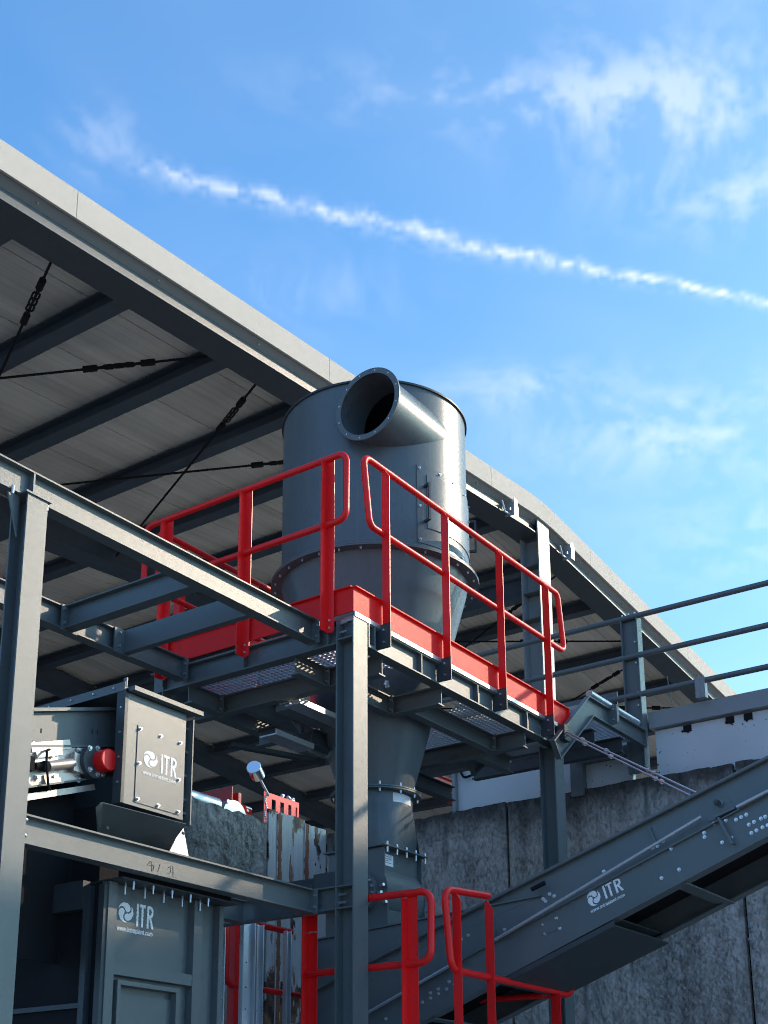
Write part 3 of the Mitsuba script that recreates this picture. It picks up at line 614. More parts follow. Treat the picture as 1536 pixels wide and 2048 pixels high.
part(rv, 'side_lug', MB().box(AX + SQ + .012, AX + SQ + .06, AY - .25, AY - .238, 3.16, 3.46), 'steel_paint', False)
lb = part(rv, 'data_label', MB().box(7.305, 7.425, AY - .202, AY - .2005, 3.575, 3.655), 'white_print', False)
m = MB()
for z, w in ((3.637, .07), (3.622, .085), (3.607, .05), (3.594, .08)): m.box(7.32, 7.32 + w, AY - .203, AY - .202, z, z + .004)
part(lb, 'small_print', m, 'coping_grey', False)

# ------------------------------------------------------------------ inclined conveyor under the cyclone
cv = thing('belt_conveyor', 'dark grey inclined belt conveyor rising to the right with white ITR lettering', 'conveyor')
KX, KX2 = 7.10, 7.86
topz = lambda y: float(np.interp(y, [.2, 2.3, 4.08, 5.5], [4.50, 3.775, 3.183, 2.712])); botz = lambda y: float(np.interp(y, [.2, 2.3, 4.0, 5.5], [4.11, 3.362, 2.714, 2.14])); midz = lambda y: float(np.interp(y, [.2, 2.324, 3.234, 4.055, 5.5], [4.33, 3.574, 3.25, 2.93, 2.38]))
ys = [.2, 2.3, 4.05, 5.5]
def band(f0, f1, ys=ys): return [(y, f0(y)) for y in ys] + [(y, f1(y)) for y in ys[::-1]]
part(cv, 'upper_side', MB().poly(band(lambda y: midz(y) - .02, topz), 'x', KX, KX + .006), 'steel_paint', False)
part(cv, 'lower_side', MB().poly(band(botz, midz), 'x', KX - .012, KX - .002).poly(band(lambda y: midz(y) - .008, midz), 'x', KX - .034, KX - .012), 'steel_paint', False)
part(cv, 'top_flange', MB().poly(band(lambda y: topz(y) + .001, lambda y: topz(y) + .012), 'x', KX - .032, KX + .05), 'steel_paint', False)
part(cv, 'bottom_flange', MB().poly(band(lambda y: botz(y) - .010, lambda y: botz(y) - .001), 'x', KX - .020, KX + .07), 'steel_paint', False)
part(cv, 'far_side', MB().poly(band(botz, topz), 'x', KX2, KX2 + .008).poly(band(lambda y: botz(y) - .010, lambda y: botz(y) - .001), 'x', KX2 - .07, KX2 + .01), 'steel_paint', False)
part(cv, 'belt', MB().poly(band(lambda y: botz(y) + .16, lambda y: botz(y) + .172), 'x', KX + .03, KX2 - .03).poly(band(lambda y: topz(y) - .14, lambda y: topz(y) - .128), 'x', KX + .03, KX2 - .03), 'rubber', False)
part(cv, 'belly_plate', MB().poly(band(lambda y: botz(y) + .012, lambda y: botz(y) + .018, [3.30, 3.6, 4.03]), 'x', KX + .004, KX2 - .004).poly([(3.28, botz(3.3) - .045), (4.05, botz(4.05) - .045), (4.05, botz(4.05) - .037), (3.28, botz(3.3) - .037)], 'x', KX - .014, KX2 + .01).poly([(3.28, botz(3.3) - .045), (4.05, botz(4.05) - .045), (4.05, botz(4.05) - .012), (3.28, botz(3.3) - .012)], 'x', KX - .018, KX - .014), 'steel_dark', False)
for y in (2.88, 1.9, 4.6): part(cv, 'cross_member', MB().box(KX + .01, KX2 - .01, y - .05, y + .05, botz(y) - .006, botz(y) + .004), 'steel_paint', False)
def on(y, z, d=0.): return (KX - d, y, z)
part(cv, 'guard_bar', MB().cyl(on(4.055, 2.924, .055), on(2.695, 3.495, .055), .0105, 10), 'galvanised')
part(cv, 'guard_bar', MB().cyl(on(2.488, 3.520, .05), on(1.3, 3.93, .05), .0105, 10), 'galvanised')
part(cv, 'guard_bar', MB().cyl(on(4.30, 2.83, .05), on(5.2, 2.47, .05), .0105, 10), 'galvanised')
part(cv, 'joint_cover', MB().poly([(3.742, 2.925), (3.742 + .02, 2.995), (3.655, 3.03), (3.632, 2.96)], 'x', KX - .017, KX - .013), 'steel_gloss', False)
part(cv, 'stay_lug', MB().poly(Polygon([(2.68, 3.47), (2.68, 3.56), (2.65, 3.60), (2.60, 3.615), (2.55, 3.60), (2.52, 3.54), (2.50, 3.51)]), 'x', KX - .006, KX), 'steel_paint', False)
part(cv, 'stiffener', MB().poly([(2.590, 3.475), (2.604, 3.475), (2.535, 3.315), (2.521, 3.315)], 'x', KX - .06, KX - .012).poly([(2.62, 3.488), (2.62, 3.478), (2.50, 3.515), (2.50, 3.525)], 'x', KX - .05, KX - .012), 'steel_gloss', False)
part(cv, 'stiffener', MB().poly([(3.034, 3.495), (3.024, 3.495), (2.985, 3.385), (2.995, 3.385)], 'x', KX - .02, KX), 'steel_gloss', False)
part(cv, 'stiffener', MB().poly([(4.12, 3.10), (4.13, 3.10), (4.08, 2.97), (4.07, 2.97)], 'x', KX - .02, KX), 'steel_gloss', False)
m = MB()
for y, z in ((3.744, 3.15), (3.70, 3.175), (3.669, 3.16), (3.336, 3.269), (3.73, 3.135), (4.33, 2.96), (4.28, 2.98), (4.02, 2.99), (4.34, 2.905), (2.955, 3.40), (2.99, 3.375), (3.02, 3.37)): m.washer_bolt(on(y, z), (-1, 0, 0), .0115)
for y, z in ((2.904, 3.346), (2.70, 3.385), (2.70, 3.41), (2.864, 3.218), (2.973, 3.182), (3.745, 2.99), (3.655, 3.02), (3.735, 2.935), (3.635, 2.957), (2.64, 3.455), (2.57, 3.462), (2.60, 3.34), (2.545, 3.36),
             (2.51, 3.458), (2.48, 3.468), (2.45, 3.478), (2.44, 3.419), (2.41, 3.43), (2.37, 3.443), (2.345, 3.45), (2.43, 3.37), (2.40, 3.38), (2.365, 3.392), (2.335, 3.40), (2.29, 3.42),
             (4.56, 2.64), (4.50, 2.66), (4.42, 2.70), (4.36, 2.72), (4.62, 2.585), (4.56, 2.607), (4.50, 2.63), (4.44, 2.655), (4.38, 2.68), (4.72, 2.54), (4.68, 2.555), (4.90, 2.50), (4.96, 2.43)): m.washer_bolt(on(y, z, .012), (-1, 0, 0), .0115)
m.washer_bolt(on(2.60, 3.567, .006), (-1, 0, 0), .018)
stuff(cv, 'bolts', m, 'zinc')
c, s = math.cos(math.radians(19.5)), math.sin(math.radians(19.5))
part(cv, 'lettering', lettering((KX - .0125, 3.405, 3.115), (0, -c, s), (0, s * .8, c), (-1, 0, 0), (0, 0, .048, .050), (.072, -.040, .125, .082), (-.045, -.078, .235, .018)), 'white_print', False)
hp = part(cv, 'feed_hopper', MB().poly([(5.58, 3.055), (3.76, 3.165), (3.74, 3.29 - .01), (4.08, 3.18), (5.50, 2.55), (5.56, 2.70)], 'x', KX - .002, KX + .004).poly([(5.58, 3.056), (3.76, 3.166), (3.76, 3.176), (5.58, 3.066)], 'x', KX - .022, KX + .05).poly([(5.58, 3.055), (3.76, 3.165), (3.76, 3.30), (5.5, 2.55)], 'x', KX2 - .004, KX2 + .002), 'steel_paint', False)
part(cv, 'hopper_end', MB().box(KX + .004, KX2 - .004, 5.56, 5.566, 2.5, 3.05).box(KX - .002, KX + .02, 5.585, 5.60, 2.1, 3.06), 'steel_paint', False)
part(cv, 'hopper_ear', MB().poly([(5.62, 2.60), (5.56, 2.50), (5.62, 2.46)], 'x', KX - .004, KX), 'steel_dark', False)
part(cv, 'flange_lip', MB().tube([(KX - .03, y, topz(y) + .004) for y in (.2, 2.3, 4.08, 5.5)], .011, .01, 10), 'steel_gloss')
part(cv, 'stub_pipe', MB().cyl((KX - .06, 3.79, 3.205), (KX - .06, 3.70, 3.235), .014, 12), 'rubber')
for x in (7.2, 7.72):
    for y, z in ((5.0, 2.2), (1.2, 3.8)): part(cv, 'leg', MB().box(x, x + .06, y, y + .06, 0, z), 'steel_paint', False)

# stay rods from the platform to the conveyor
for a, b, lab in (((8.826, 4.40, 4.804), (KX - .03, 2.605, 3.568), 'thin bright stay rod in front ending on the conveyor lug below right'), ((8.824, 4.40, 4.783), (KX2 + .02, 2.88, 3.735), 'thin bright stay rod behind passing to the far side of the conveyor')):
    st = thing('stay_rod', lab, 'rod', 'stay rods between platform and conveyor'); a, b = np.array(a), np.array(b); d = (b - a) / np.linalg.norm(b - a)
    part(st, 'bar', MB().cyl(a, b, .0065, 10), 'zinc')
    m = MB()
    for u in (.14, .33, .62, .66): c_ = a + d * np.linalg.norm(b - a) * u; m.cyl(c_ - d * .012, c_ + d * .012, .017, 8)
    stuff(st, 'nuts', m, 'zinc')
    part(st, 'end_eye', MB().cyl(b - d * .005, b + d * .02, .018, 8).bolt(b, (-1, 0, 0), .02, .03), 'steel_dark')
    part(st, 'anchor_block', MB().box(a[0] - .05, a[0] + .05, a[1] - .01, a[1] + .06, a[2] - .05, a[2] + .05), 'steel_dark', False)

# ------------------------------------------------------------------ cranked stringer stair to the wall walkway
ld = thing('cranked_stair', 'grey cranked steel stringer with a pipe on top linking the platform to the wall', 'stair')
SY = 4.40
ap, en, lf = np.array([9.31, SY, 5.235]), np.array([10.20, SY, 5.235]), np.array([8.70, SY, 4.66])
def cranked(y):
    return Polygon([(8.62, 4.685), (9.27, 5.23), (10.36, 5.23), (10.36, 5.075), (9.335, 5.075), (8.72, 4.56)])
for y in (SY, 5.15):
    o = cranked(y); inn = o.buffer(-.009, join_style=2)
    part(ld, 'stringer', MB().poly(o, 'y', y + .035, y + .042).poly(o.difference(inn), 'y', y, y + .035), 'steel_paint', False)
m = MB()
for x, z in ((8.80, 4.73), (8.98, 4.88), (9.14, 5.01)): m.box(x - .10, x + .10, SY + .042, 5.15, z - .015, z)
part(ld, 'tread', m, 'grate_steel', False)
part(ld, 'landing_grating', grating(9.34, 10.38, SY + .05, 5.14, .0), 'grate_steel', False)
scene[ld + '__landing_grating']['to_world'] = T().translate([0, 0, 5.20 - H])
part(ld, 'top_pipe', MB().cyl((9.30, SY + .02, 5.262), (9.66, SY + .02, 5.262), .030, 16).cyl((9.70, SY + .02, 5.262), (10.22, SY + .02, 5.262), .030, 16), 'galvanised')
part(ld, 'hanger_plate', MB().box(9.66, 9.672, SY - .05, SY + .035, 5.09, 5.26).box(9.672, 9.70, SY - .05, SY - .044, 5.11, 5.25), 'steel_paint', False)
part(ld, 'cross_beam', MB().ibeam((9.95, SY + .05, 5.0), (9.95, 5.9, 5.0), .13, .08).ibeam((9.42, SY + .05, 4.93), (9.42, 5.14, 4.93), .13, .08), 'steel_dark', False)
m = MB()
for x, z in ((9.668, 5.13), (9.668, 5.22)): m.bolt((x - .006, SY - .02, z), (-1, 0, 0), .010, .012)
stuff(ld, 'bolts', m, 'zinc')

# ------------------------------------------------------------------ steel frame on the left
fr = thing('support_frame', 'sunlit steel frame of post and beams on the left reaching out from the platform', 'frame')
m = MB().box(3.772, 3.898, 4.70, 4.709, 0, 4.735).box(3.772, 3.898, 4.811, 4.82, 0, 4.735).box(3.832, 3.838, 4.709, 4.811, 0, 4.735)
p1 = part(fr, 'post', m, 'steel_paint', False)
part(p1, 'cap_plate', MB().box(3.755, 3.915, 4.69, 4.83, 4.7352, 4.745), 'steel_paint', False)
part(p1, 'gusset', MB().poly([(3.70, 4.735), (3.771, 4.735), (3.771, 4.52)], 'y', 4.76, 4.77), 'steel_paint', False)
m = MB()
for x in (3.71, 3.925): m.cyl((x, 4.74, 4.715), (x, 4.74, 4.76), .008, 8)
stuff(p1, 'bolts', m, 'zinc')
UZ = 4.8185; h = .147
def fbeam(a, b, hh=.152): return part(fr, 'beam', MB().ibeam(a, b, hh, .082), 'steel_paint', False)
B1Y, B2Y = 4.785, 5.905
b1 = fbeam((2.2, B1Y, UZ), (6.128, B1Y, UZ))
part(b1, 'stiffener', MB().box(3.836, 3.846, B1Y - .0405, B1Y - .004, UZ - .066, UZ + .066), 'steel_paint', False)
b2 = fbeam((2.2, B2Y, UZ), (6.128, B2Y, UZ))
b3 = fbeam((3.91, B1Y, 3.098), (6.128, B1Y, 3.098), .142)
for y, z0_, z1_ in ((B1Y, 4.735, 4.89), (B2Y, 4.735, 4.89), (B1Y, 3.02, 3.172)): part(fr, 'end_plate', MB().box(6.120, 6.130, y - .062, y + .03, z0_, z1_), 'steel_paint', False)
part(fr, 'end_plate', MB().box(3.900, 3.909, B1Y - .06, B1Y + .05, 3.015, 3.18), 'steel_paint', False)
m = MB()
for y, zz in ((B1Y - .05, (4.775, 4.845)), (B2Y - .05, (4.775, 4.845)), (B1Y - .05, (3.06, 3.13))):
    for z in zz: m.bolt((6.120, y, z), (-1, 0, 0), .010, .014)
for z in (3.06, 3.135): m.cyl((3.898, B1Y - .052, z), (3.93, B1Y - .052, z), .009, 8)
stuff(fr, 'bolts', m, 'zinc')
part(fr, 'cross_beam', MB().ibeam((5.085, B1Y + .042, UZ), (5.085, B2Y - .042, UZ), .152, .082), 'steel_paint', False)
part(fr, 'cross_beam', MB().channel((5.545, B1Y + .042, UZ), (5.545, B2Y - .042, UZ), .152, .05, .007, (1, 0, 0)), 'steel_paint', False)
for x, w in ((5.02, .13), (5.46, .14)): part(fr, 'joint_plate', MB().box(x, x + w, B2Y - .052, B2Y - .042, UZ - .09, UZ + .075), 'steel_paint', False)
m = MB()
for x in (5.035, 5.135, 5.50): 
    for z in (UZ - .045, UZ + .045): m.bolt((x, B2Y - .052, z), (0, -1, 0), .010, .016)
stuff(fr, 'nuts', m, 'zinc')
part(fr, 'post', MB().box(2.25, 2.38, 4.70, 4.709, 0, 4.735).box(2.25, 2.38, 4.811, 4.82, 0, 4.735).box(2.31, 2.316, 4.709, 4.811, 0, 4.735), 'steel_paint', False)
part(fr, 'post', MB().box(2.25, 2.38, 5.84, 5.96, 0, 4.735), 'steel_paint', False)
# marker scribble on the lower beam
def stroke(pts): 
    m = MB()
    for a, b in zip(pts[:-1], pts[1:]): m.bar((a[0], B1Y - .0045, a[1]), (b[0], B1Y - .0045, b[1]), .0035, .0012, (0, 1, 0))
    return m
m = MB()
for pts in ([(4.765, 3.075), (4.785, 3.10), (4.80, 3.098), (4.80, 3.05)], [(4.78, 3.075), (4.80, 3.085), (4.815, 3.08), (4.81, 3.055)], [(4.86, 3.10), (4.845, 3.055)], [(4.92, 3.09), (4.935, 3.10), (4.94, 3.07), (4.925, 3.06)], [(4.955, 3.105), (4.96, 3.045), (4.985, 3.048)], [(4.945, 3.045), (4.99, 3.046)]): m.m += stroke(pts).m
part(b3, 'pen_marks', m, 'ink', False)

# ------------------------------------------------------------------ left feed conveyor
fc = thing('feed_conveyor', 'short grey conveyor with red drive cap entering the cream chute', 'conveyor')
ft = lambda x: 3.865 + .29 * (x - 4.255); fb = lambda x: 3.672 + .262 * (x - 4.272); fl_ = lambda x: 3.446 + .345 * (x - 4.26)
part(fc, 'side_panel', MB().poly([(2.4, fb(2.4)), (4.945, fb(4.945)), (4.90, ft(4.90) - .02), (2.4, ft(2.4) - .02)], 'y', 5.20, 5.206), 'steel_paint', False)
part(fc, 'top_rail', MB().poly([(2.4, ft(2.4) - .019), (4.90, ft(4.90) - .019), (4.90, ft(4.9)), (2.4, ft(2.4))], 'y', 5.165, 5.26), 'steel_paint', False)
part(fc, 'bottom_lip', MB().poly([(2.4, fb(2.4) - .014), (4.945, fb(4.945) - .014), (4.945, fb(4.945) - .002), (2.4, fb(2.4) - .002)], 'y', 5.178, 5.24), 'steel_paint', False)
part(fc, 'bearing_plate', MB().poly([(3.6, fl_(3.6)), (4.70, fl_(4.70)), (4.70, fb(4.70) - .016), (3.6, fb(3.6) - .016)], 'y', 5.192, 5.206), 'bare_alloy', False)
part(fc, 'red_plate', MB().poly([(4.72, fl_(4.72) + .01), (4.93, fl_(4.93) - .005), (4.93, fb(4.93) - .016), (4.72, fb(4.72) - .016)], 'y', 5.194, 5.206), 'red_dull', False)
part(fc, 'lower_flange', MB().poly([(3.4, fl_(3.4) - .012), (4.95, fl_(4.95) - .012), (4.95, fl_(4.95) - .002), (3.4, fl_(3.4) - .002)], 'y', 5.17, 5.23), 'steel_paint', False)
part(fc, 'lower_bar', MB().poly([(3.4, 3.40 + .345 * (3.4 - 4.256)), (4.75, 3.575), (4.76, 3.545), (3.4, 3.36 + .345 * (3.4 - 4.256))], 'y', 5.19, 5.21), 'bare_alloy', False)
part(fc, 'far_side', MB().poly([(2.4, fl_(2.4)), (4.92, fl_(4.92)), (4.92, ft(4.92)), (2.4, ft(2.4))], 'y', 5.70, 5.71), 'steel_dark', False)
part(fc, 'belt', MB().poly([(2.4, fl_(2.4) + .06), (4.88, fl_(4.88) + .06), (4.88, ft(4.88) - .09), (2.4, ft(2.4) - .09)], 'y', 5.25, 5.68), 'rubber', False)
dc = np.array([4.725, 5.19, 3.682])
part(fc, 'drum_bearing', MB().cyl(dc + [-.035, -.005, -.012], dc + [-.035, -.07, -.012], .088, 32), 'steel_dark')
part(fc, 'drive_cap', MB().cyl(dc + [0, -.07, 0], dc + [0, -.135, 0], .060, 32).cyl(dc + [0, -.135, 0], dc + [0, -.139, 0], .060, 32, .055), 'red_paint', 35)
m = MB()
for u, v in ((-.085, .055), (-.03, .068), (-.075, -.06), (.02, -.07), (-.02, -.075)): m.washer_bolt(dc + [u, -.068, v], (0, -1, 0), .015)
for x, z in ((4.32, 3.70), (4.40, 3.715), (4.80, 3.80), (4.77, 3.79)): m.bolt((x, 5.20, z), (0, -1, 0), .008, .01)
for x, z in ((4.80, 3.765), (4.83, 3.655), (4.90, 3.78)): m.bolt((x, 5.194, z), (0, -1, 0), .009, .01)
for x, z in ((4.44, 3.655), (4.60, 3.705), (4.46, 3.545), (4.62, 3.60), (4.35, 3.515), (4.62, 3.73), (4.63, 3.57)): m.washer_bolt((x, 5.185, z), (0, -1, 0), .016)
stuff(fc, 'bolts', m, 'zinc')
part(fc, 'tension_cylinder', MB().cyl((4.40, 5.165, 3.585), (4.57, 5.165, 3.645), .027, 16).box(4.565, 4.66, 5.15, 5.192, 3.60, 3.70), 'bare_alloy', 30)
part(fc, 'slide_guide', MB().bar((4.33, 5.182, 3.63), (4.50, 5.182, 3.69), .03, .02, (0, 1, 0)).bar((4.40, 5.182, 3.50), (4.50, 5.182, 3.535), .028, .02, (0, 1, 0)).bar((4.30, 5.186, 3.665), (4.56, 5.186, 3.75), .05, .01, (0, 1, 0)).bar((4.40, 5.186, 3.515), (4.62, 5.186, 3.585), .05, .01, (0, 1, 0)), 'bare_alloy', False)
part(fc, 'cable_gland', MB().box(4.355, 4.395, 5.14, 5.18, 3.555, 3.60).cyl((4.31, 5.16, 3.565), (4.36, 5.16, 3.578), .018, 12).box(4.24, 4.285, 5.13, 5.185, 3.525, 3.60), 'rubber', 30)
part(fc, 'cable', MB().tube([(4.41, 5.17, 3.68), (4.375, 5.15, 3.665), (4.36, 5.13, 3.60), (4.37, 5.13, 3.54), (4.40, 5.15, 3.475), (4.44, 5.18, 3.47)], .0065, .05, 8), 'rubber')
part(fc, 'slot', MB().box(4.365, 4.375, 5.1985, 5.2002, 3.765, 3.79).box(4.72, 4.728, 5.1985, 5.2002, 3.855, 3.88).box(4.755, 4.763, 5.1985, 5.2002, 3.862, 3.887), 'ink', False)
for y in (5.25, 5.58): part(fc, 'leg', MB().box(3.0, 3.08, y, y + .08, 0, 3.1), 'steel_paint', False)

# discharge chute hood
hd = thing('discharge_hood', 'cream lit steel chute hood with white ITR lettering on a bolted cover plate', 'chute')
HY = 5.0
part(hd, 'front_sheet', MB().box(4.785, 5.245, HY, HY + .006, 3.448, 4.068), 'steel_gloss', False)
cp = part(hd, 'cover_plate', MB().box(4.866, 5.215, HY - .005, HY - .0005, 3.47, 3.905), 'steel_gloss', False)
part(hd, 'lettering', lettering((4.968, HY - .0055, 3.733), (1, 0, 0), (0, 0, 1), (0, -1, 0), (0, 0, .058, .050), (.084, -.060, .126, .112), (-.056, -.093, .262, .020)), 'white_print', False)
m = MB()
for x, z in ((4.882, 3.885), (5.04, 3.885), (5.195, 3.885), (4.882, 3.69), (5.195, 3.67), (4.884, 3.49), (5.04, 3.487), (5.198, 3.485)): m.washer_bolt((x, HY - .005, z), (0, -1, 0), .0115)
stuff(cp, 'bolts', m, 'zinc')
part(hd, 'edge_angle', MB().box(4.762, 4.768, HY - .004, HY + .06, 3.445, 4.085).box(4.768, 4.785, HY - .004, HY + .0, 3.448, 4.068), 'steel_dark', False)
part(hd, 'edge_angle', MB().box(5.245, 5.30, HY + .052, HY + .058, 3.44, 4.05).box(5.292, 5.30, HY - .012, HY + .052, 3.43, 4.05).box(5.245, 5.251, HY + .006, HY + .052, 3.448, 4.05), 'steel_paint', False)
m = MB()
for z in (4.00, 3.86, 3.72, 3.58, 3.50): m.cyl((5.258, HY + .03, z), (5.294, HY + .03, z), .009, 8)
for z in (3.98, 3.84, 3.70, 3.56): m.bolt((4.762, HY + .02, z), (-1, 0, 0), .008, .01)
stuff(hd, 'edge_bolts', m, 'zinc')
part(hd, 'top_lip', MB().box(4.785, 5.335, HY - .05, HY + .0, 4.075, 4.10).box(4.762, 5.335, HY, HY + .95, 4.088, 4.10), 'steel_paint', False)
part(hd, 'side_rail', MB().box(4.758, 4.766, HY - .0, HY + .95, 4.075, 4.125).box(4.766, 4.775, HY - .004, HY + .02, 4.10, 4.15), 'steel_paint', False)
m = MB()
for y in (5.08, 5.24, 5.42, 5.6): m.bolt((4.758, y, 4.10), (-1, 0, 0), .008, .01)
stuff(hd, 'rail_bolts', m, 'zinc')
part(hd, 'back_sheet', MB().box(5.285, 5.291, HY + .06, HY + .95, 3.43, 4.087).box(4.77, 5.29, HY + .94, HY + .95, 3.43, 4.087), 'steel_dark', False)
def plate(top, bot, t):
    # a flat plate leaning back under the hood, with a rounded upper left corner
    (ax, ay, az), (bx_, by, bz) = top; (cx_, cy_, cz), (dx, dy, dz) = bot
    o = np.array([[cx_, cy_, cz], [ax, ay, az - .03], [ax + .006, ay, az - .008], [ax + .025, ay, az], [bx_, by, bz], [dx, dy, dz]])
    o[1, 1] += .025; V = np.vstack([o, o + [0, t * .7, t * .7]]); n = len(o); f = [[0, i, i + 1] for i in range(1, n - 1)] + [[n, n + i + 1, n + i] for i in range(1, n - 1)]
    for i in range(n): k = (i + 1) % n; f += [[i, n + i, n + k], [i, n + k, k]]
    return trimesh.Trimesh(V, [q[::-1] for q in f], process=False)
part(hd, 'deflector_plate', plate(((4.482, 4.85, 3.362), (5.118, 4.85, 3.376)), ((4.745, 5.12, 3.20), (5.21, 5.12, 3.24)), .006), 'steel_paint', False)
part(hd, 'spout', MB().poly([(5.11, 3.15), (5.27, 3.43), (5.36, 3.15)], 'y', 5.02, 5.026), 'galvanised', False)
m = MB().bolt((4.64, 4.955, 3.275), (0, -1, -1), .009, .01).bolt((5.13, 4.885, 3.335), (0, -1, -1), .009, .012)
stuff(hd, 'plate_bolts', m, 'zinc')

# box below with ribs and door
bx = thing('screening_box', 'grey ribbed steel housing below the beam with white ITR lettering and a framed door', 'housing')
BY = 4.98
bt = 3.0
part(bx, 'front_sheet', MB().box(4.66, 5.52, BY, BY + .006, 1.2, bt), 'steel_paint', False)
for x0, x1 in ((4.655, 4.715), (5.295, 5.362), (5.50, 5.535)): part(bx, 'rib', MB().box(x0, x1, BY - .048, BY - .001, 1.2, bt - .004), 'steel_paint', False)
part(bx, 'cross_rib', MB().box(4.716, 5.294, BY - .045, BY - .001, 2.525, 2.585), 'steel_paint', False)
dr_ = part(bx, 'door', MB().box(4.765, 5.17, BY - .012, BY - .001, 1.6, 2.44), 'steel_paint', False)
part(dr_, 'door_frame', MB().box(4.742, 4.765, BY - .052, BY - .002, 1.6, 2.476).box(5.17, 5.195, BY - .052, BY - .002, 1.6, 2.476).box(4.742, 5.195, BY - .052, BY - .002, 2.477, 2.50), 'steel_gloss', False)
part(bx, 'lettering', lettering((4.822, BY - .0005, 2.862), (1, 0, 0), (0, 0, 1), (0, -1, 0), (0, 0, .058, .056), (.080, -.062, .128, .120), (-.058, -.100, .26, .024)), 'white_print', False)
part(bx, 'top_flange', MB().box(4.66, 5.56, BY - .14, BY + .05, bt, bt + .008), 'steel_dark', False)
m = MB()
for i in range(5):
    m.cyl((4.76 + .142 * i, BY - .055, bt - .06), (4.76 + .142 * i, BY - .055, bt + .004), .0055, 8).bolt((4.76 + .142 * i, BY - .055, bt - .016), (0, 0, 1), .010, .012)
    m.cyl((4.75 + .142 * i, BY - .125, bt - .045), (4.75 + .142 * i, BY - .125, bt + .004), .0055, 8).bolt((4.75 + .142 * i, BY - .125, bt - .016), (0, 0, 1), .010, .012)
stuff(bx, 'hanging_bolts', m, 'zinc')
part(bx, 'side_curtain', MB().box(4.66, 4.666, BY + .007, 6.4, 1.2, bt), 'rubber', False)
part(bx, 'side_frame', MB().box(4.63, 4.659, BY - .04, BY - .0, 1.2, bt - .02).box(4.62, 4.659, BY + .06, BY + .10, 1.2, bt - .02).box(4.64, 4.659, BY + .10, 6.4, 2.36, 2.385).box(4.61, 4.659, BY + .10, 6.4, 2.86, bt + .01), 'steel_dark', False)
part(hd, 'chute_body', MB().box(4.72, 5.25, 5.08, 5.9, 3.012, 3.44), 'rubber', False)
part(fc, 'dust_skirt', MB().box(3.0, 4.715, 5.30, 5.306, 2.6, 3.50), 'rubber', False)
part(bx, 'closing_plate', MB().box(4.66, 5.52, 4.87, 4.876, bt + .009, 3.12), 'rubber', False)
part(bx, 'roof_sheet', MB().box(4.66, 5.52, BY + .051, 6.4, bt - .004, bt + .004), 'steel_dark', False)
part(bx, 'right_side', MB().box(5.514, 5.52, BY + .007, 6.4, 1.2, bt - .005), 'steel_dark', False)
for x in (4.68, 5.4):
    for y in (5.1, 6.2): part(bx, 'leg', MB().box(x, x + .1, y, y + .1, 0, 1.2), 'steel_paint', False)
# beam behind the housing
part(pf, 'floor_beam', MB().ibeam((5.60, 5.3, 3.09), (6.12, 5.3, 3.09), .14, .08), 'steel_paint', False)

# ------------------------------------------------------------------ lower walkway and its rails
wk = thing('lower_walkway', 'low steel walkway just below the picture that the lower red rails stand on', 'walkway')
part(wk, 'deck', MB().box(6.28, 8.15, 3.94, 5.9, 2.02, 2.05), 'grate_steel', False)
for x in (6.33, 8.1):
    for y in (3.98, 5.86): part(wk, 'leg', MB().box(x - .03, x + .03, y - .03, y + .03, 0, 2.02), 'steel_paint', False)
TZ, MZ, WX = 3.185, 2.745, 6.56
k = .9615
def near(p): return (p[0] * k, p[1] * k, 1.6 + (p[2] - 1.6) * k)
q1 = thing('handrail', 'lower red handrail running behind the central post with one rounded end', 'railing')
part(q1, 'rail', MB().tube([near(p) for p in ((WX, 5.6, TZ), (WX, 4.205, TZ - .015), (WX, 4.215, MZ), (WX, 5.13, MZ))], RR, .07, 16), 'red_paint', 40)
W1 = WX * k
for y in (4.315 * k, 5.07 * k):
    part(q1, 'post', MB().poly([(y, 2.05), (y + .072, 2.05), (y + .072, TZ - .105), (y + .05, TZ - .068), (y, TZ - .068)], 'x', W1 + .012, W1 + .018).box(W1 - .048, W1 + .012, y + .066, y + .072, 2.05, TZ - .105), 'red_paint', False)
part(q1, 'clamp', MB().box(W1 + .006, W1 + .011, 4.88, 4.94, 2.95, 2.96), 'zinc', False)
q2 = thing('handrail', 'lower red handrail passing under the conveyor to a far corner post', 'railing')
part(q2, 'rail', MB().tube([near(p) for p in ((7.15, 4.16, TZ + .04), (6.63, 4.16, TZ), (6.70, 4.16, MZ - .035), (8.14, 4.16, MZ - .03))], RR, .07, 16), 'red_paint', 40)
for x in (6.745 * k, 7.13 * k): part(q2, 'post', MB().poly([(3.96, 2.05), (4.015, 2.05), (4.015, TZ - .055), (3.995, TZ - .055), (3.96, TZ - .11)], 'x', x, x + .007).box(x + .007, x + .048, 4.008, 4.015, 2.05, TZ - .07), 'red_paint', False)
part(q2, 'corner_post', MB().box(7.72, 7.78, 4.04, 4.046, 2.05, 2.74).box(7.72, 7.727, 3.98, 4.04, 2.05, 2.74), 'red_paint', False)
part(q2, 'corner_rail', MB().tube([near(p) for p in ((8.13, 4.10, MZ + .13), (8.17, 4.12, MZ - .04), (8.08, 4.3, MZ - .04), (8.08, 5.4, MZ - .04))], RR, .05, 14), 'red_paint', 40)
q3 = thing('handrail', 'lower red handrail at the back seen between galvanised channels', 'railing')
part(q3, 'rail', MB().tube([(7.30, 5.86, TZ), (6.61, 5.86, TZ), (6.61, 5.86, MZ + .002), (7.5, 5.86, MZ + .002)], RR, .06, 14), 'red_paint', 40)
part(q3, 'post', MB().box(6.685, 6.745, 5.85, 5.857, 2.05, TZ).box(6.685, 6.692, 5.857, 5.91, 2.05, TZ), 'red_paint', False)
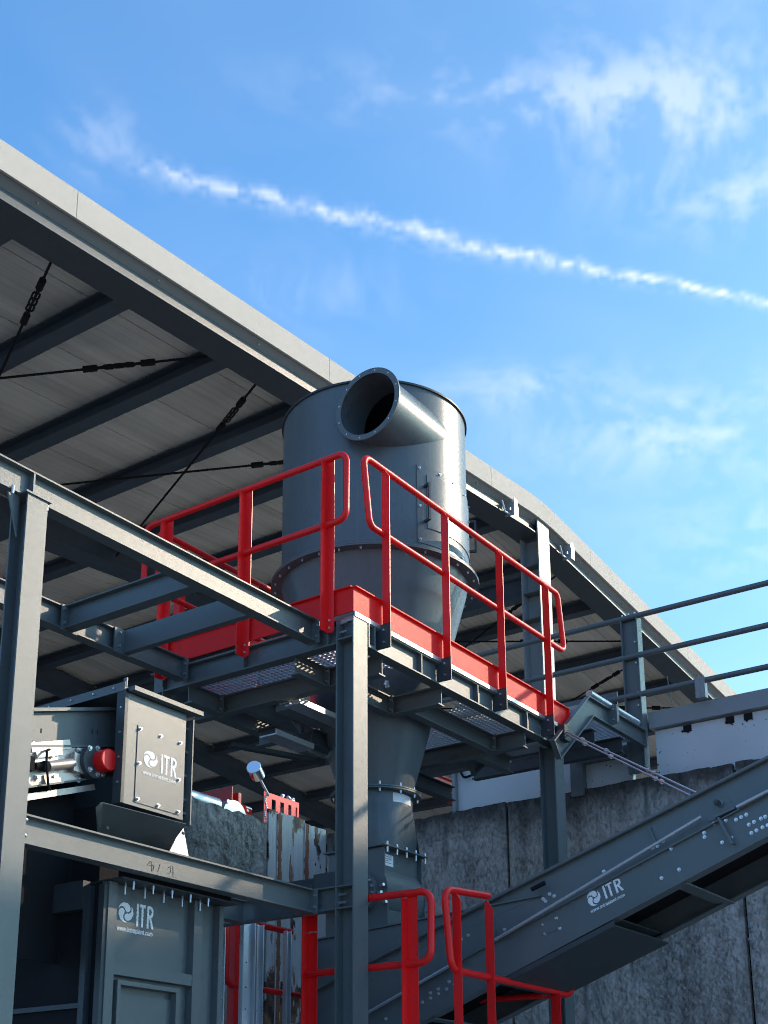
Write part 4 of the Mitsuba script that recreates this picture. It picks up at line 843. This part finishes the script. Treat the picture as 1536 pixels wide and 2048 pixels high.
for i, (x, y, w, lab) in enumerate(((6.27, 5.60, .06, 'first narrow galvanised channel from the left below the frame'), (6.54, 5.60, .10, 'widest galvanised channel beside the red post at lower left'), (6.65, 5.60, .055, 'narrow galvanised channel right beside the widest one'), (6.95, 5.60, .04, 'thin galvanised channel standing in front of the rusty sheet'))):
    g = thing('galvanised_channel', lab, 'channel', 'upright galvanised channels at lower left')
    part(g, 'profile', MB().channel((x, y + .03, 2.05), (x, y + .03, 3.12), w, .04, .005, (-.2, -1, 0)), 'galvanised', False)
    m = MB()
    for z in (2.7, 2.86, 2.56): m.bolt((x, y + .025, z), (0, -1, 0), .006, .006)
    stuff(g, 'rivets', m, 'steel_dark')

# ------------------------------------------------------------------ red machine, counterweight and duct on top of the far wall
rm = thing('red_machine', 'bright red slotted machine frame showing above the far concrete wall', 'machine')
part(rm, 'side_plate', MB().box(9.52, 9.53, 8.42, 9.3, 4.6, 5.20), 'red_dull', False)
m = MB().box(9.80, 10.36, 8.24, 8.25, 5.13, 5.185).box(9.80, 10.36, 8.24, 8.25, 4.7, 4.96)
for x in (9.80, 9.985, 10.115, 10.235, 10.33): m.box(x, x + (.12 if x < 9.9 else .07 if x < 10.3 else .03), 8.24, 8.25, 4.96, 5.13)
part(rm, 'slotted_plate', m, 'red_paint', False)
part(rm, 'back_plate', MB().box(9.53, 10.3, 9.0, 9.02, 4.6, 5.10), 'red_dull', False)
part(rm, 'frame_bar', MB().box(9.62, 9.66, 8.42, 8.5, 4.6, 5.16), 'red_dull', False)
part(rm, 'roller', MB().cyl((9.66, 8.40, 4.98), (9.74, 8.40, 4.98), .06, 20), 'chrome')
m = MB()
for i in range(14): m.add(trimesh.creation.icosphere(1, .013).apply_translation((9.80 + .012 * math.sin(i), 8.22, 5.19 - .022 * i)))
for i in range(12): m.add(trimesh.creation.icosphere(1, random.uniform(.01, .022)).apply_translation((10.1 + random.uniform(0, .2), 8.26, 5.19 + random.uniform(0, .03))))
stuff(rm, 'chain', m, 'zinc')
lv = thing('counterweight_lever', 'chrome cylinder weight on a thin rod leaning above the red machine', 'lever')
a, b = np.array([9.82, 8.2, 5.14]), np.array([9.475, 8.05, 5.240]); d = (b - a) / np.linalg.norm(b - a)
part(lv, 'rod', MB().cyl(a, b + d * .02, .013, 12), 'galvanised')
part(lv, 'weight', MB().cyl(b, b + d * .155, .072, 28).cyl(b + d * .155, b + d * .16, .072, 28, .068), 'chrome', 35)
du = thing('round_duct', 'pale blue grey duct lying along the top of the far wall with a rounded end', 'duct')
part(du, 'tube', MB().cyl((6.0, 8.20, 4.855), (9.05, 8.20, 4.865), .075, 24), 'galvanised')
part(du, 'end_disc', MB().cyl((9.30, 8.18, 4.80), (9.30, 8.30, 4.80), .17, 32).cyl((9.18, 8.16, 4.93), (9.18, 8.18, 4.93), .02, 10), 'galvanised')
rs = thing('red_brace', 'pair of dark red braces inside the hall right of the cone', 'brace')
part(rs, 'bar', MB().ibeam((17.6, 12, 8.08), (21.0, 12, 8.12), .16, .14, .016, .012), 'red_dull', False)
part(rs, 'bar', MB().ibeam((17.6, 12, 7.83), (21.0, 12, 7.83), .10, .12, .016, .012), 'red_dull', False)
